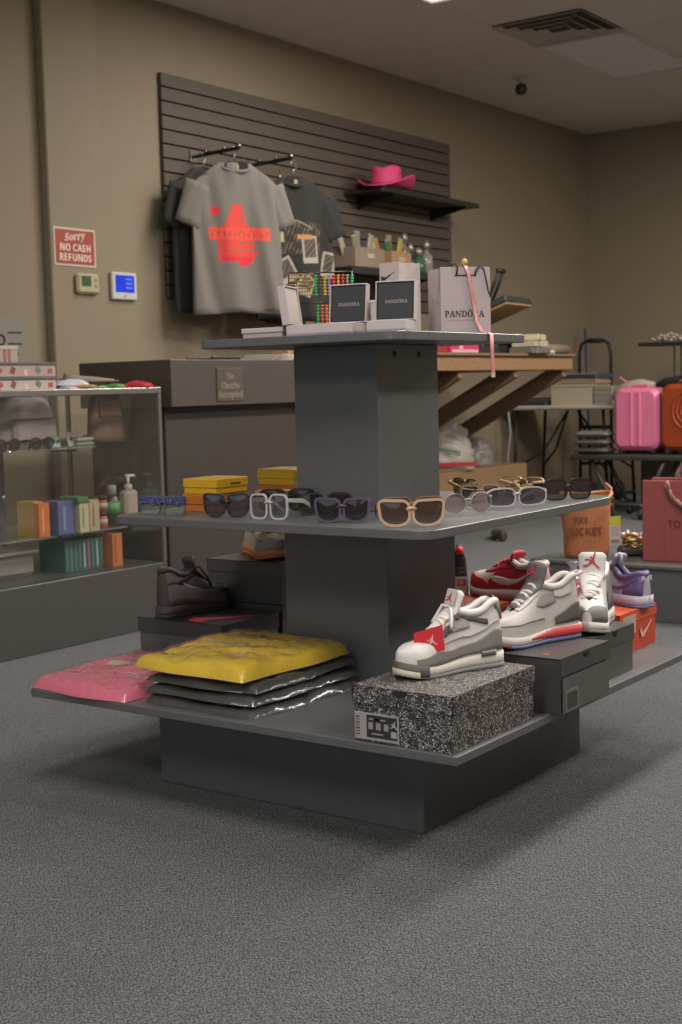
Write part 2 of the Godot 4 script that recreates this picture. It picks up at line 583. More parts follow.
	var gl := thing("green_box_lid", "flat green lid resting on the cream carton", "lid", V(-2.05, y + 0.1205, -0.905))
	part(gl, "lid_top", MB.new().box(V(0, 0.012, 0), V(0.11, 0.022, 0.06), 0.004), M("3f7a4a", 0.5))
	part(gl, "lid_rim", MB.new().box(V(0, 0.003, 0), V(0.114, 0.005, 0.064), 0.001), M("356a40", 0.5))
	# jars and bottles behind them
	for a in [["small red jar with pale label", -1.035, 0.0, "a53a34"], ["small orange red jar with dark cap", -1.085, 0.0, "a84a30"], ["red lidded jar stacked on the others", -1.04, 0.066, "9c3733"], ["dark red jar stacked beside another", -1.088, 0.066, "93402f"]]:
		var j := thing("jar", a[0] + " in the glass case", "jar", V(-2.08, y + a[2], a[1]))
		part(j, "jar_body", MB.new().smooth(true).lathe([Vector2(0, 0), Vector2(0.021, 0), Vector2(0.022, 0.004), Vector2(0.022, 0.044), Vector2(0.018, 0.05), Vector2(0, 0.05)], 14), M(a[3], 0.3))
		part(j, "jar_label", MB.new().smooth(true).lathe([Vector2(0.0222, 0.012), Vector2(0.0224, 0.012), Vector2(0.0224, 0.036), Vector2(0.0222, 0.036)], 14), M("a89f90", 0.6))
		part(j, "jar_cap", MB.new().smooth(true).lathe([Vector2(0, 0.05), Vector2(0.021, 0.05), Vector2(0.021, 0.062), Vector2(0.019, 0.065), Vector2(0, 0.065)], 14), M("33302d", 0.4))
	var gb := thing("green_bottle", "dark bottle with green label and grey cap in the case", "bottle", V(-2.1, y, -1.165))
	part(gb, "bottle_body", MB.new().smooth(true).lathe([Vector2(0, 0), Vector2(0.03, 0), Vector2(0.032, 0.005), Vector2(0.032, 0.11), Vector2(0.018, 0.13), Vector2(0.014, 0.134), Vector2(0, 0.134)], 16), M("2f3a2e", 0.25))
	part(gb, "bottle_label", MB.new().smooth(true).lathe([Vector2(0.0322, 0.05), Vector2(0.0326, 0.05), Vector2(0.0326, 0.1), Vector2(0.0322, 0.1)], 16), M("4f9a55", 0.5))
	part(gb, "bottle_cap", MB.new().smooth(true).lathe([Vector2(0, 0.13), Vector2(0.018, 0.13), Vector2(0.018, 0.165), Vector2(0.016, 0.168), Vector2(0, 0.168)], 16), M("8f938a", 0.5))
	var pb := thing("pump_bottle", "cream lotion bottle with white pump in the case", "bottle", V(-2.1, y, -1.262))
	part(pb, "bottle_body", MB.new().box(V(0, 0.07, 0), V(0.05, 0.14, 0.078), 0.012), M("a89c88", 0.5))
	part(pb, "bottle_collar", MB.new().smooth(true).lathe([Vector2(0, 0.138), Vector2(0.017, 0.138), Vector2(0.017, 0.162), Vector2(0.012, 0.166), Vector2(0, 0.166)], 14), M("b5a8a4", 0.4))
	part(pb, "pump", MB.new().smooth(true).tube([V(0, 0.16, 0), V(0, 0.2, 0)], 0.006, 8).tube([V(0, 0.2, 0.012), V(0, 0.2, -0.035), V(0, 0.192, -0.042)], [0.008, 0.006, 0.004], 8), M("c9c4bd", 0.4))

	# --- upper glass shelf: eyewear, cards, a grey backpack and brown bag
	y = 0.7655
	for k in 2:
		eyewear("round dark sunglasses on the case's upper glass shelf" if k == 0 else "round dark sunglasses beside the little price card", V(-2.09, y, -0.62 - 0.17 * k), PI / 2, "round", 0.05, 0.044, "2b2724", "241f1c", 0.8, 0.003)
	var cs := [["small folded price card with teal print", -0.93, 0.05, 0.045, "8fa39b"], ["pale card of earrings on the upper shelf", -1.03, 0.07, 0.06, "a79e8f"], ["narrow dark card of earrings on the upper shelf", -1.12, 0.06, 0.045, "5a534c"]]
	for a in cs:
		var cdn := thing("earring_card", a[0], "card", V(-2.17, y, a[1]))
		part(cdn, "card", MB.new().at(Transform3D(Basis(Vector3.BACK, 0.25), V(0, a[3] / 2, 0))).box(Vector3.ZERO, V(0.002, a[3], a[2]), 0.0005), M(a[4], 0.7))
		part(cdn, "foot", MB.new().box(V(-0.01, 0.003, 0), V(0.035, 0.005, a[2] * 0.8), 0.001), M(a[4], 0.7))
		for j in 2:
			part(cdn, "earring", MB.new().box(V(0.005, a[3] * 0.55, (j - 0.5) * a[2] * 0.45), V(0.004, 0.014, 0.012), 0.002), M("4a4038", 0.3, 0.6))
	backpack("grey mauve backpack standing on the case's upper glass shelf", V(-2.33, y, -0.90), 0.32, 0.15, 0.21, "9a8f8e")
	handbag("slouchy brown shoulder bag inside the glass case end", V(-2.16, 0.778, -1.205), 0.2, 0.2, 0.1, "6a5240")
	for k in 2:
		var fb := thing("folded_pouch", ["pale green folded pouch lying on top of the other", "pale green folded pouch at the end of the upper shelf"][1 - k], "pouch", V(-2.2, 0.7655 + 0.019 * k, -1.075))
		part(fb, "cloth", MB.new().box(V(0, 0.009, 0), V(0.12, 0.018, 0.1), 0.007), M(["8e927f", "a3a692"][k], 0.8))
		part(fb, "flap", MB.new().box(V(0.035, 0.0185, 0), V(0.05, 0.001, 0.098)), M("80846f", 0.8))

	# --- on the case top: flat cartons, sweets and packets
	y = 0.9965
	var stackx := -2.16
	for a in [["red and white printed flat box, lowest of the pile on the glass case", 0.0, 0.045, "b8a49a", "a34a44", -0.60, 0.5], ["pink and white floral flat box in the middle of the pile", 0.051, 0.05, "b0918b", "8f5a55", -0.60, 0.5]]:
		var b := thing("flat_box", a[0], "box", V(stackx, y + a[1], a[5]))
		part(b, "box_body", MB.new().box(V(0, a[2] / 2, 0), V(0.2, a[2], a[6]), 0.003), M(a[3], 0.6))
		part(b, "lid_edge", MB.new().box(V(0, a[2], 0), V(0.206, 0.012, a[6] + 0.006), 0.002), M("4c5552", 0.5))
		for k in 8:
			part(b, "printed_motif", MB.new().at(Transform3D(Basis(Vector3.RIGHT, k * 0.9), V(0.1005, a[2] * (0.45 + 0.12 * sin(k * 2.3)), -0.22 + 0.062 * k))).box(Vector3.ZERO, V(0.001, 0.018 + 0.008 * (k % 2), 0.022)), M([a[4], "6a746c", "c2b5ac", "7c4a4a"][k % 4], 0.6))
	var sb := thing("small_box", "small cream and pink box on top of the pile", "box", V(-2.16, y + 0.107, -0.66))
	part(sb, "box_body", MB.new().box(V(0, 0.028, 0), V(0.08, 0.056, 0.11), 0.002), M("a3968c", 0.6))
	part(sb, "box_lid", MB.new().box(V(0, 0.058, 0), V(0.084, 0.014, 0.114), 0.002), M("b5aca0", 0.6))
	for k in 2:
		part(sb, "pink_stripe", MB.new().box(V(0.0405, 0.028, -0.012 + 0.022 * k), V(0.001, 0.05, 0.013)), M("9c5d5a", 0.6))
	var cd := thing("counter_sign", "grey acrylic sign with black ring and bars behind the boxes", "sign", V(-2.33, y, -0.78))
	part(cd, "acrylic_panel", MB.new().box(V(0, 0.16, 0), V(0.004, 0.26, 0.34), 0.001), M("7c776c", 0.5))
	part(cd, "foot", MB.new().box(V(0.0, 0.015, 0), V(0.09, 0.03, 0.34), 0.003), M("7c776c", 0.5))
	var ringp := []
	for k in 20: ringp.append(V(0.0035, 0.205 + 0.02 * sin(TAU * k / 20), -0.03 + 0.02 * cos(TAU * k / 20)))
	part(cd, "ring_mark", MB.new().smooth(true).tube(ringp, 0.004, 6, true), M("2c2926", 0.6))
	for p: Vector2 in [Vector2(0.235, 0.045), Vector2(0.19, 0.045), Vector2(0.235, -0.105), Vector2(0.19, -0.105), Vector2(0.15, -0.085)]:
		part(cd, "bar_mark", MB.new().box(V(0.003, p.x, p.y), V(0.002, 0.006, 0.07)), M("2c2926", 0.6))
	# packets of sweets spread on the top
	var cols := ["c8c3c4", "5f9a55", "b5533c", "c9b88e", "3f6f4a", "b58a4c", "c7c1a8", "9aa07c", "b8452f", "d0c6b4", "7a9a6a", "c2a070"]
	for k in 22:
		var zz := -0.90 - 0.0195 * k
		var pk := thing("sweet_packet", "small crumpled %s sweet packet spread on the glass case top" % ["pale", "green", "rust", "cream", "dark green", "tan", "ivory", "olive", "red", "white", "light green", "straw"][k % 12], "packet", V(-2.05 - 0.12 * fposmod(k * 0.618, 1.0), y + 0.0005 + 0.004 * (k % 2), zz), rng.randf_range(-1.2, 1.2), "sweet packets on the glass case")
		packet(pk, 0.085, 0.05, 0.014, cols[k % 12])
	var rp := thing("red_packet", "bright red glossy packet at the end of the case top", "packet", V(-2.03, y + 0.001, -1.27), 0.3)
	packet(rp, 0.12, 0.09, 0.026, "c23440")
	var bp := thing("wipes_packet", "white and purple wipes packet lying on the case top", "packet", V(-2.1, y + 0.008, -0.96), 1.3)
	packet(bp, 0.15, 0.07, 0.034, "b9b9c2")
	part(bp, "purple_patch", MB.new().box(V(-0.03, 0.034, 0), V(0.04, 0.002, 0.035), 0.0008), M("5a4a8a", 0.5))
	var rl := thing("cloth_roll", "grey rolled cloth lying on the sweet packets", "cloth", V(-2.12, y + 0.036, -1.09), 1.15)
	part(rl, "roll", MB.new().smooth(true).tube([V(-0.11, 0.012, 0), V(-0.06, 0.003, 0.002), V(0.02, 0.0, 0), V(0.1, -0.008, 0)], [0.02, 0.019, 0.015, 0.012], 10), M("8a7d72", 0.9))
	part(rl, "loose_end", MB.new().box(V(0.05, -0.004, 0.018), V(0.12, 0.006, 0.03), 0.002), M("7d7166", 0.9))

func carton(label: String, at: Vector3, s: Vector3, hex: String, mark: String) -> void:
	var b := thing("carton", label, "carton", at)
	part(b, "box_body", MB.new().box(V(0, s.y / 2, 0), s, 0.0015), M(hex, 0.55))
	part(b, "end_flap", MB.new().box(V(0, s.y + 0.0004, 0), V(s.x * 0.96, 0.0008, s.z * 0.9)), M(hex, 0.6))
	part(b, "printed_stripe", MB.new().box(V(s.x / 2 + 0.0004, s.y * 0.5, s.z * 0.12), V(0.0008, s.y * 0.7, s.z * 0.14)), M(mark, 0.6))

func packet(t: Node3D, l: float, w: float, h: float, hex: String) -> void:
	var rows := []
	var low := []
	for i in 9:
		var r := []
		var q := []
		for j in 7:
			var u := i / 8.0 * 2 - 1
			var v := j / 6.0 * 2 - 1
			var f := pow(maxf(0, (1 - u * u * u * u)), 0.6) * pow(maxf(0, 1 - v * v * v * v), 0.6)
			var p := V(u * l / 2, 0, v * w / 2)
			var nn := fnl.get_noise_3dv((p + t.position) * 22.0)
			r.append(p + V(0, h * (0.25 + 0.75 * f) * (1.0 + 0.35 * nn) , 0))
			q.append(p + V(0, 0, 0))
		rows.append(r)
		low.append(q)
	var mb := MB.new().smooth(true).sheet(rows).sheet(low, true)
	part(t, "wrapper", mb, M(hex, 0.28))
	var e := MB.new()
	for s: float in [-1.0, 1.0]:
		e.box(V(s * (l / 2 + 0.004), h * 0.15, 0), V(0.008, 0.0015, w * 0.9))
	part(t, "seal", e, M(hex, 0.35))

func backpack(label: String, at: Vector3, w: float, d: float, h: float, hex: String) -> void:
	var t := thing("backpack", label, "backpack", at, PI / 2)
	var rings := []
	for k in 11:
		var f := k / 10.0
		var s := 1.0 - 0.35 * pow(f, 3.0)
		if k == 10: s *= 0.75
		var ring := []
		for i in 24:
			var a := TAU * i / 24
			var c := cos(a)
			var q := sin(a)
			var r := pow(pow(absf(c), 3.0) + pow(absf(q), 3.0), -1.0 / 3.0)
			ring.append(V(c * r * w / 2 * s, f * h, q * r * d / 2 * (s if f > 0.1 else 0.95)))
		rings.append(ring)
	part(t, "bag_body", MB.new().smooth(true).loft(rings), M(hex, 0.9))
	part(t, "front_pocket", MB.new().box(V(0, h * 0.3, d / 2), V(w * 0.7, h * 0.42, 0.04), 0.015), M(hex, 0.9))
	part(t, "carry_loop", MB.new().smooth(true).tube([V(-0.03, h * 0.98, 0), V(-0.025, h * 1.06, 0), V(0.025, h * 1.06, 0), V(0.03, h * 0.98, 0)], 0.006, 6), M("5c5352", 0.9))
	part(t, "zip", MB.new().box(V(0, h * 0.56, d / 2 + 0.003), V(w * 0.72, 0.006, 0.006), 0.002), M("3f3938", 0.6))

func handbag(label: String, at: Vector3, w: float, h: float, d: float, hex: String) -> void:
	var t := thing("shoulder_bag", label, "bag", at, PI / 2)
	var rings := []
	for k in 9:
		var f := k / 8.0
		var ring := []
		for i in 20:
			var a := TAU * i / 20
			var r := 1.0 + 0.12 * sin(i * 2.1 + f * 5.0) * f
			ring.append(V(cos(a) * w / 2 * (1.0 - 0.25 * f * f) * r, f * h * (1.0 - 0.08 * cos(a * 2)), sin(a) * d / 2 * (1.0 - 0.55 * f) * r))
		rings.append(ring)
	part(t, "bag_body", MB.new().smooth(true).loft(rings), M(hex, 0.6))
	part(t, "strap", MB.new().smooth(true).tube([V(-w * 0.38, h * 0.9, 0), V(-w * 0.3, h * 1.04, 0.02), V(0, h * 1.07, 0.03), V(w * 0.3, h * 1.04, 0.02), V(w * 0.38, h * 0.9, 0)], 0.008, 6), M(hex, 0.6))
	part(t, "flap", MB.new().box(V(0, h * 0.68, d * 0.36), V(w * 0.6, h * 0.34, 0.008), 0.003), M(hex, 0.5))

# ---------------------------------------------------------------- sales counter behind the case
func counter() -> void:
	var t := thing("sales_counter", "dark brown sales counter with raised overhanging front ledge", "counter", V(-2.232, 0, -2.4))
	var m := grain("4c433c", 0.5, 0.6, 0.05)
	part(t, "counter_body", MB.new().box(V(-0.02, 0.456, 0), V(0.45, 0.912, 1.95), 0.003), grain("3f3833", 0.5, 0.6, 0.05))
	part(t, "raised_ledge", MB.new().box(V(0, 1.0125, 0), V(0.55, 0.2, 2.01), 0.003), m)
	part(t, "kick_board", MB.new().box(V(0.207, 0.05, 0), V(0.01, 0.1, 1.93), 0.002), M("2b2623", 0.5))
	var s := thing("counter_notice", "small brown notice reading No Checks Accepted on the counter front", "sign", V(-1.9565, 1.003, -1.772))
	part(s, "plate", MB.new().box(V(0.003, 0, 0), V(0.004, 0.145, 0.18), 0.001), M("5a4f47", 0.35))
	var lm := M("8f7f70", 0.6)
	var k := 0
	for w: String in ["No", "Checks", "Accepted"]:
		text(s, "lettering", w, 0.026, lm, Transform3D(Basis(Vector3.UP, PI / 2), V(0.0055, 0.036 - 0.04 * k, 0)), "Droid Serif", true)
		k += 1
	var tr := thing("pen_tray", "flat dark tray with rounded rim on the counter top", "tray", V(-2.2, 1.1135, -1.95))
	part(tr, "tray_base", MB.new().box(V(0, 0.006, 0), V(0.16, 0.012, 0.2), 0.005), M("2e2a28", 0.5))
	part(tr, "tray_rim", MB.new().box(V(0.075, 0.014, 0), V(0.012, 0.01, 0.2), 0.003).box(V(-0.075, 0.014, 0), V(0.012, 0.01, 0.2), 0.003), M("2e2a28", 0.5))
	var pr := thing("paper_stack", "white wedge of papers beside the tray on the counter", "paper", V(-2.2, 1.1135, -2.33), 0.15)
	for i in 5:
		part(pr, "sheet", MB.new().at(yaw(0.04 * (i - 2))).box(V(0.004 * i, 0.0045 + 0.006 * i, -0.008 * i), V(0.2, 0.005, 0.17), 0.0005), M("c2bbb0", 0.8))
	carton("small tan cardboard box at the counter's far end", V(-2.2, 1.1135, -2.5), V(0.1, 0.05, 0.11), "a8784a", "8a5f38")

# ---------------------------------------------------------------- wooden workbench on wall brackets
func bench() -> void:
	var wood := grain("957250", 0.65, 0.25, 0.22, 0.6, 0.03)
	var wood2 := grain("7c644a", 0.7, 0.25, 0.22, 0.6, 0.03)
	var t := thing("wall_workbench", "pine workbench cantilevered from the wall on diagonal timber braces", "workbench", V(-2.66, 0, -4.45))
	part(t, "front_beam", MB.new().box(V(0.54, 1.1, 0), V(0.04, 0.088, 2.05), 0.004), wood)
	part(t, "front_beam", MB.new().box(V(0.499, 1.1, 0), V(0.04, 0.088, 2.04), 0.004), wood)
	part(t, "back_beam", MB.new().box(V(-0.54, 1.1, 0), V(0.04, 0.088, 2.05), 0.004), wood2)
	for k in 6:
		part(t, "deck_board", MB.new().box(V(-0.46 + 0.19 * k, 1.152, 0), V(0.185, 0.016, 2.06), 0.002), wood2)
	for z: float in [-0.95, -0.28, 0.4]:
		part(t, "brace", MB.new().at(Transform3D(Basis(Vector3.BACK, 0.49), V(0.0, 0.78, z))).box(Vector3.ZERO, V(1.18, 0.1, 0.045), 0.004), wood2)
		part(t, "joist", MB.new().box(V(0, 1.1, z + 0.047), V(1.04, 0.088, 0.04), 0.003), wood2)
		part(t, "wall_cleat", MB.new().box(V(-0.54, 0.62, z), V(0.045, 0.9, 0.045), 0.004), wood2)
	var y := 1.1602
	# things lying on the bench
	var px := thing("pink_box", "bright pink box with white trim on the pine workbench", "box", V(-2.2, y, -4.12))
	part(px, "box_body", MB.new().box(V(0, 0.03, 0), V(0.14, 0.06, 0.32), 0.004), M("c72f66", 0.5))
	part(px, "trim", MB.new().box(V(0.071, 0.012, 0), V(0.002, 0.016, 0.3)), M("c9a9a6", 0.5))
	part(px, "closure", MB.new().box(V(0.072, 0.035, 0.05), V(0.004, 0.03, 0.04), 0.001), M("d99aa8", 0.5))
	var rx := thing("red_tin", "dark red tin beside the pink box on the workbench", "tin", V(-2.2, y, -3.89))
	part(rx, "tin_body", MB.new().box(V(0, 0.03, 0), V(0.12, 0.058, 0.1), 0.006), M("9c2b33", 0.4))
	part(rx, "tin_lid", MB.new().box(V(0, 0.062, 0), V(0.125, 0.008, 0.105), 0.003), M("8a2730", 0.4))
	var wx := thing("white_carton", "small white carton at the workbench's hidden end", "carton", V(-2.2, y, -3.78))
	part(wx, "box_body", MB.new().box(V(0, 0.026, 0), V(0.1, 0.052, 0.1), 0.003), M("a89a90", 0.6))
	part(wx, "flap", MB.new().box(V(0, 0.053, 0), V(0.09, 0.001, 0.05)), M("b8aaa0", 0.6))
	# heat press
	var hp := thing("heat_press", "black clamshell heat press with raised lid and loop handle", "heat press", V(-2.46, y, -5.06), 0.12)
	part(hp, "base_frame", MB.new().box(V(0, 0.03, 0), V(0.36, 0.06, 0.44), 0.01), M("2b2a2a", 0.45))
	part(hp, "lower_platen", MB.new().box(V(0, 0.085, 0), V(0.38, 0.035, 0.42), 0.006), M("3a3838", 0.5))
	part(hp, "post", MB.new().box(V(-0.21, 0.12, 0), V(0.06, 0.2, 0.14), 0.01), M("2b2a2a", 0.45))
	var open := Transform3D(Basis(Vector3.BACK, 0.36), V(-0.2, 0.19, 0))
	var lid := part(hp, "upper_platen", MB.new().at(open).box(V(0.2, 0.025, 0), V(0.42, 0.045, 0.46), 0.008), M("3d4140", 0.4))
	part(lid, "heating_plate", MB.new().at(open).box(V(0.2, -0.004, 0), V(0.40, 0.014, 0.44), 0.003), M("b08a66", 0.6), "tan lined heating plate")
	for q: float in [0.13, 0.05]:
		part(hp, "handle_arm", MB.new().smooth(true).tube([V(-0.02, 0.29, q), V(0.05, 0.44, q), V(0.09, 0.54, q)], 0.011, 8), M("262423", 0.5))
	part(hp, "handle_grip", MB.new().smooth(true).tube([V(0.09, 0.54, 0.145), V(0.09, 0.54, 0.035)], 0.015, 8), M("262423", 0.5), "black handle grip")
	for k in 3:
		var pp := thing("paper_pad", ["cream paper pad, top of the pile by the heat press", "grey paper pad in the middle of the pile by the heat press", "wide brown pad under the paper pile by the heat press"][2 - k], "paper", V(-2.13, y + 0.04 * k + 0.001 * k, -4.93), 0.1 * k)
		part(pp, "pad", MB.new().box(V(0, 0.019, 0), V(0.16, 0.037, 0.26 - 0.04 * k), 0.003), M(["6b6157", "b0a795", "c4b893"][k], 0.8))
		part(pp, "band", MB.new().box(V(0, 0.019, 0.05), V(0.163, 0.039, 0.016), 0.001), M("8a7f70", 0.7))
	var bb := thing("tool_case", "long black tool case on the workbench edge", "case", V(-2.175, y, -4.42))
	part(bb, "case_body", MB.new().box(V(0, 0.025, 0), V(0.07, 0.05, 0.26), 0.008), M("282626", 0.5))
	part(bb, "case_lid", MB.new().box(V(0, 0.056, 0), V(0.072, 0.012, 0.262), 0.004), M("312e2d", 0.45))
	for k in 2:
		part(bb, "latch", MB.new().box(V(0.037, 0.045, -0.08 + 0.16 * k), V(0.006, 0.024, 0.03), 0.002), M("6f6a66", 0.3, 0.8))
	var rl := thing("paper_roll", "brown paper roll jutting over the workbench end", "roll", V(-2.15, y + 0.033, -5.3), 0.05)
	part(rl, "roll", MB.new().smooth(true).tube([V(0.0, 0, 0.16), V(0, 0, -0.2)], 0.032, 12), M("7d6c5c", 0.8))
	part(rl, "core", MB.new().smooth(true).tube([V(0.0, 0, 0.165), V(0, 0, -0.205)], 0.014, 10), M("b5aa98", 0.8))
	var wp := thing("white_tape_roll", "white masking tape roll lying at the bench corner", "tape", V(-2.13, y, -5.17))
	part(wp, "tape", MB.new().smooth(true).lathe([Vector2(0.03, 0), Vector2(0.05, 0), Vector2(0.05, 0.022), Vector2(0.03, 0.022), Vector2(0.03, 0)], 18), M("b8b3a6", 0.7))
	part(wp, "core", MB.new().smooth(true).lathe([Vector2(0.026, 0), Vector2(0.03, 0), Vector2(0.03, 0.022), Vector2(0.026, 0.022)], 18), M("8a7d66", 0.8))
	# under the bench: cardboard carton with carrier bags on it
	var bx := thing("cardboard_carton", "closed brown cardboard carton on the floor under the workbench", "box", V(-2.9, 0, -5.2))
	part(bx, "carton_body", MB.new().box(V(0, 0.2, 0), V(0.45, 0.40, 1.4), 0.006), grain("8c6f4c", 0.85, 0.3, 0.1))
	part(bx, "tape_strip", MB.new().box(V(0, 0.4005, 0), V(0.05, 0.001, 1.4)), M("a08866", 0.4))
	var cbg := thing("carrier_bag", "crumpled white carrier bag with red bottom stripe under the bench", "bag", V(-2.86, 0.4015, -4.98), 0.75)
	crumple(cbg, "bag_body", 0.5, 0.34, 0.26, "a8a096")
	part(cbg, "red_stripe", MB.new().at(Transform3D(Basis(Vector3.UP, 0.0), V(0.06, 0.045, 0.150))).box(Vector3.ZERO, V(0.33, 0.03, 0.006), 0.002), M("b02a2a", 0.6))
	part(cbg, "green_print", MB.new().at(Transform3D(Basis(Vector3.BACK, -0.2), V(0.05, 0.14, 0.135))).box(Vector3.ZERO, V(0.16, 0.012, 0.004), 0.001).box(V(0.03, -0.02, 0), V(0.1, 0.008, 0.004), 0.001), M("4f7a48", 0.6))
	part(cbg, "handle_loop", MB.new().smooth(true).tube([V(-0.08, 0.24, 0), V(-0.07, 0.33, 0.02), V(0.0, 0.36, 0.01), V(0.05, 0.31, 0), V(0.06, 0.23, 0)], 0.012, 6), M("b0a9a0", 0.5))
	var dbg := thing("clear_bag", "grey crumpled bag slumped beside the striped carrier bag", "bag", V(-2.9, 0.4015, -5.5), 0.4)
	crumple(dbg, "bag_body", 0.3, 0.2, 0.2, "7d766f")
	part(dbg, "knot", MB.new().smooth(true).lathe([Vector2(0, 0.17), Vector2(0.02, 0.18), Vector2(0.012, 0.205), Vector2(0.035, 0.235), Vector2(0.0, 0.235)], 9), M("8b847c", 0.5))
	var wc := thing("hanging_cord", "thin white cord hanging from the folding table edge", "cord", V(-3.1, 0, -6.43))
	part(wc, "cord", MB.new().smooth(true).tube([V(0.0, 0.8, 0), V(0.0, 0.74, 0.02), V(0.015, 0.6, 0.02), V(-0.01, 0.4, 0.025), V(0.0, 0.2, 0.02), V(0.01, 0.01, 0.02)], 0.008, 6), M("a8a39a", 0.5))
	part(wc, "plug", MB.new().box(V(0.0, 0.808, -0.01), V(0.02, 0.016, 0.035), 0.004), M("b8b3aa", 0.5))

func crumple(t: Node3D, called: String, w: float, h: float, d: float, hex: String) -> void:
	var rings := []
	for k in 14:
		var f := k / 13.0
		var ring := []
		for i in 36:
			var a := TAU * i / 36
			var p := V(cos(a) * w / 2, f * h, sin(a) * d / 2)
			var s := (1.0 - 0.45 * f * f) * (0.35 if k == 13 else 1.0)
			var nn := fnl.get_noise_3dv(p * 14.0 + t.position * 3.0)
			ring.append(V(p.x * s, p.y, p.z * s) * V(1 + 0.28 * nn * minf(1, f * 4), 1 + 0.1 * nn, 1 + 0.28 * nn * minf(1, f * 4)))
		rings.append(ring)
	part(t, called, MB.new().smooth(true).loft(rings), M(hex, 0.35))

# ---------------------------------------------------------------- things on the left wall
func wall_things() -> void:
	# slatwall: sixteen slats with grooves between
	var t := thing("slatwall_panel", "wide dark brown slatwall panel fixed to the beige wall", "slatwall", V(WALL_X, 0, -4.2545))
	part(t, "backing_board", MB.new().box(V(0.004, 2.0975, 0), V(0.008, 1.21, 3.02)), M("38322b", 0.8))
	var sm := grain("5c5248", 0.7, 0.5, 0.06)
	var slat := MB.new().box(Vector3.ZERO, V(0.02, 0.0675, 3.025), 0.002).done()
	for k in 16:
		part(t, "slat", slat, sm).position = V(0.018, 2.7067 - 0.0381 - 0.0762 * k, 0)
	var fx := WALL_X + 0.029
	# sign on the pilaster
	var s := thing("refund_sign", "red sign reading Sorry No Cash Refunds on the wall pilaster", "sign", V(WALL_X + 0.0555, 1.715, -2.03))
	part(s, "border", MB.new().box(V(0.002, 0, 0), V(0.003, 0.19, 0.284), 0.001), M("d0beb2", 0.5))
	part(s, "red_panel", MB.new().box(V(0.0035, 0, 0), V(0.0025, 0.17, 0.264), 0.0005), M("a03c22", 0.45))
	var wm := M("e2d2c6", 0.6)
	var f := Basis(Vector3.UP, PI / 2)
	text(s, "lettering", "Sorry", 0.036, wm, Transform3D(Basis(Vector3.UP, PI / 2) * Basis(Vector3.BACK, 0.12), V(0.0055, 0.053, 0)) * Transform3D(Basis(Vector3(1, 0, 0), Vector3(0.3, 1, 0), Vector3(0, 0, 1)), Vector3.ZERO), "Droid Serif", true)
	text(s, "lettering", "NO CASH", 0.036, wm, Transform3D(f, V(0.0055, -0.003, 0)), "Droid Sans", true)
	text(s, "lettering", "REFUNDS", 0.036, wm, Transform3D(f, V(0.0055, -0.052, 0)), "Droid Sans", true)
	var th := thing("thermostat", "small cream thermostat with dark green window below the red sign", "thermostat", V(WALL_X + 0.0555, 1.535, -2.095))
	part(th, "housing", MB.new().box(V(0.014, 0, 0), V(0.028, 0.105, 0.155), 0.012), M("b0a684", 0.5))
	part(th, "window_screen", MB.new().box(V(0.0285, 0.012, 0.02), V(0.002, 0.052, 0.065), 0.001), M("3f5a3c", 0.25))
	for k in 2:
		part(th, "button", MB.new().box(V(0.0285, 0.02 - 0.03 * k, -0.045), V(0.004, 0.016, 0.018), 0.002), M("8f8668", 0.5))
	var tp := thing("alarm_touch_panel", "white wall alarm panel with a lit blue keypad screen", "control panel", V(WALL_X, 1.54, -2.41))
	part(tp, "housing", MB.new().box(V(0.012, 0, 0), V(0.024, 0.145, 0.185), 0.006), M("c8c4bc", 0.4))
	var bm := StandardMaterial3D.new()
	bm.albedo_color = Color("2038a8")
	bm.emission_enabled = true
	bm.emission = Color(0.06, 0.16, 0.85)
	bm.emission_energy_multiplier = 0.45
	var scr := part(tp, "lit_screen", MB.new().box(V(0.0245, 0.012, 0), V(0.002, 0.09, 0.14), 0.0005), bm)
	var key := M("8fa6e8", 0.4)
	for r in 3:
		for c in 3:
			part(scr, "screen_key", MB.new().box(V(0.026, 0.036 - 0.022 * r, -0.012 - 0.017 * c), V(0.001, 0.009, 0.01)), key)
	part(tp, "button", MB.new().box(V(0.0245, -0.052, 0.0), V(0.002, 0.008, 0.01)), M("77736c", 0.5))

	# faceout arms and shirts
	var chrome := M("8a857c", 0.25, 0.9)
	var za := [-2.976, -3.44]
	for k in 2:
		var a := thing("faceout_arm", ["chrome faceout arm carrying the star print shirt", "chrome faceout arm carrying the photo print shirt"][k], "hanging arm", V(fx, 2.28, za[k]))
		part(a, "bracket", MB.new().box(V(0.006, 0.0, 0), V(0.01, 0.07, 0.05), 0.003), chrome)
		part(a, "arm", MB.new().smooth(true).tube([V(0.005, 0, 0), V(0.3, 0.008, 0), V(0.34, 0.01, 0)], 0.011, 8), M("3a3632", 0.4, 0.7))
		part(a, "end_stop", MB.new().smooth(true).lathe([Vector2(0, 0.01), Vector2(0.016, 0.01), Vector2(0.018, 0.02), Vector2(0.012, 0.034), Vector2(0, 0.036)], 10, V(0.335, 0, 0)), chrome)
		for j in 2:
			part(a, "bead_stop", MB.new().smooth(true).lathe([Vector2(0, 0.012), Vector2(0.01, 0.014), Vector2(0.01, 0.026), Vector2(0, 0.03)], 10, V(0.1 + 0.13 * j, 0, 0)), chrome)
	shirt("grey tee with coral star and block print on the first faceout arm", V(-2.90, 1.40, -2.985), 0.275, 0.81, grey_print(), "77716a", 1)
	shirt("charcoal tee hanging behind the grey star print shirt", V(-3.11, 1.41, -2.97), 0.26, 0.79, M("35332f", 0.9), "35332f", 2)
	shirt("black tee printed with scattered polaroid photos", V(-2.87, 1.37, -3.47), 0.25, 0.81, photo_print(), "2f2d2a", 3)
	shirt("dark navy tee hanging behind the photo print shirt", V(-3.10, 1.37, -3.63), 0.22, 0.81, M("26282c", 0.9), "26282c", 4)

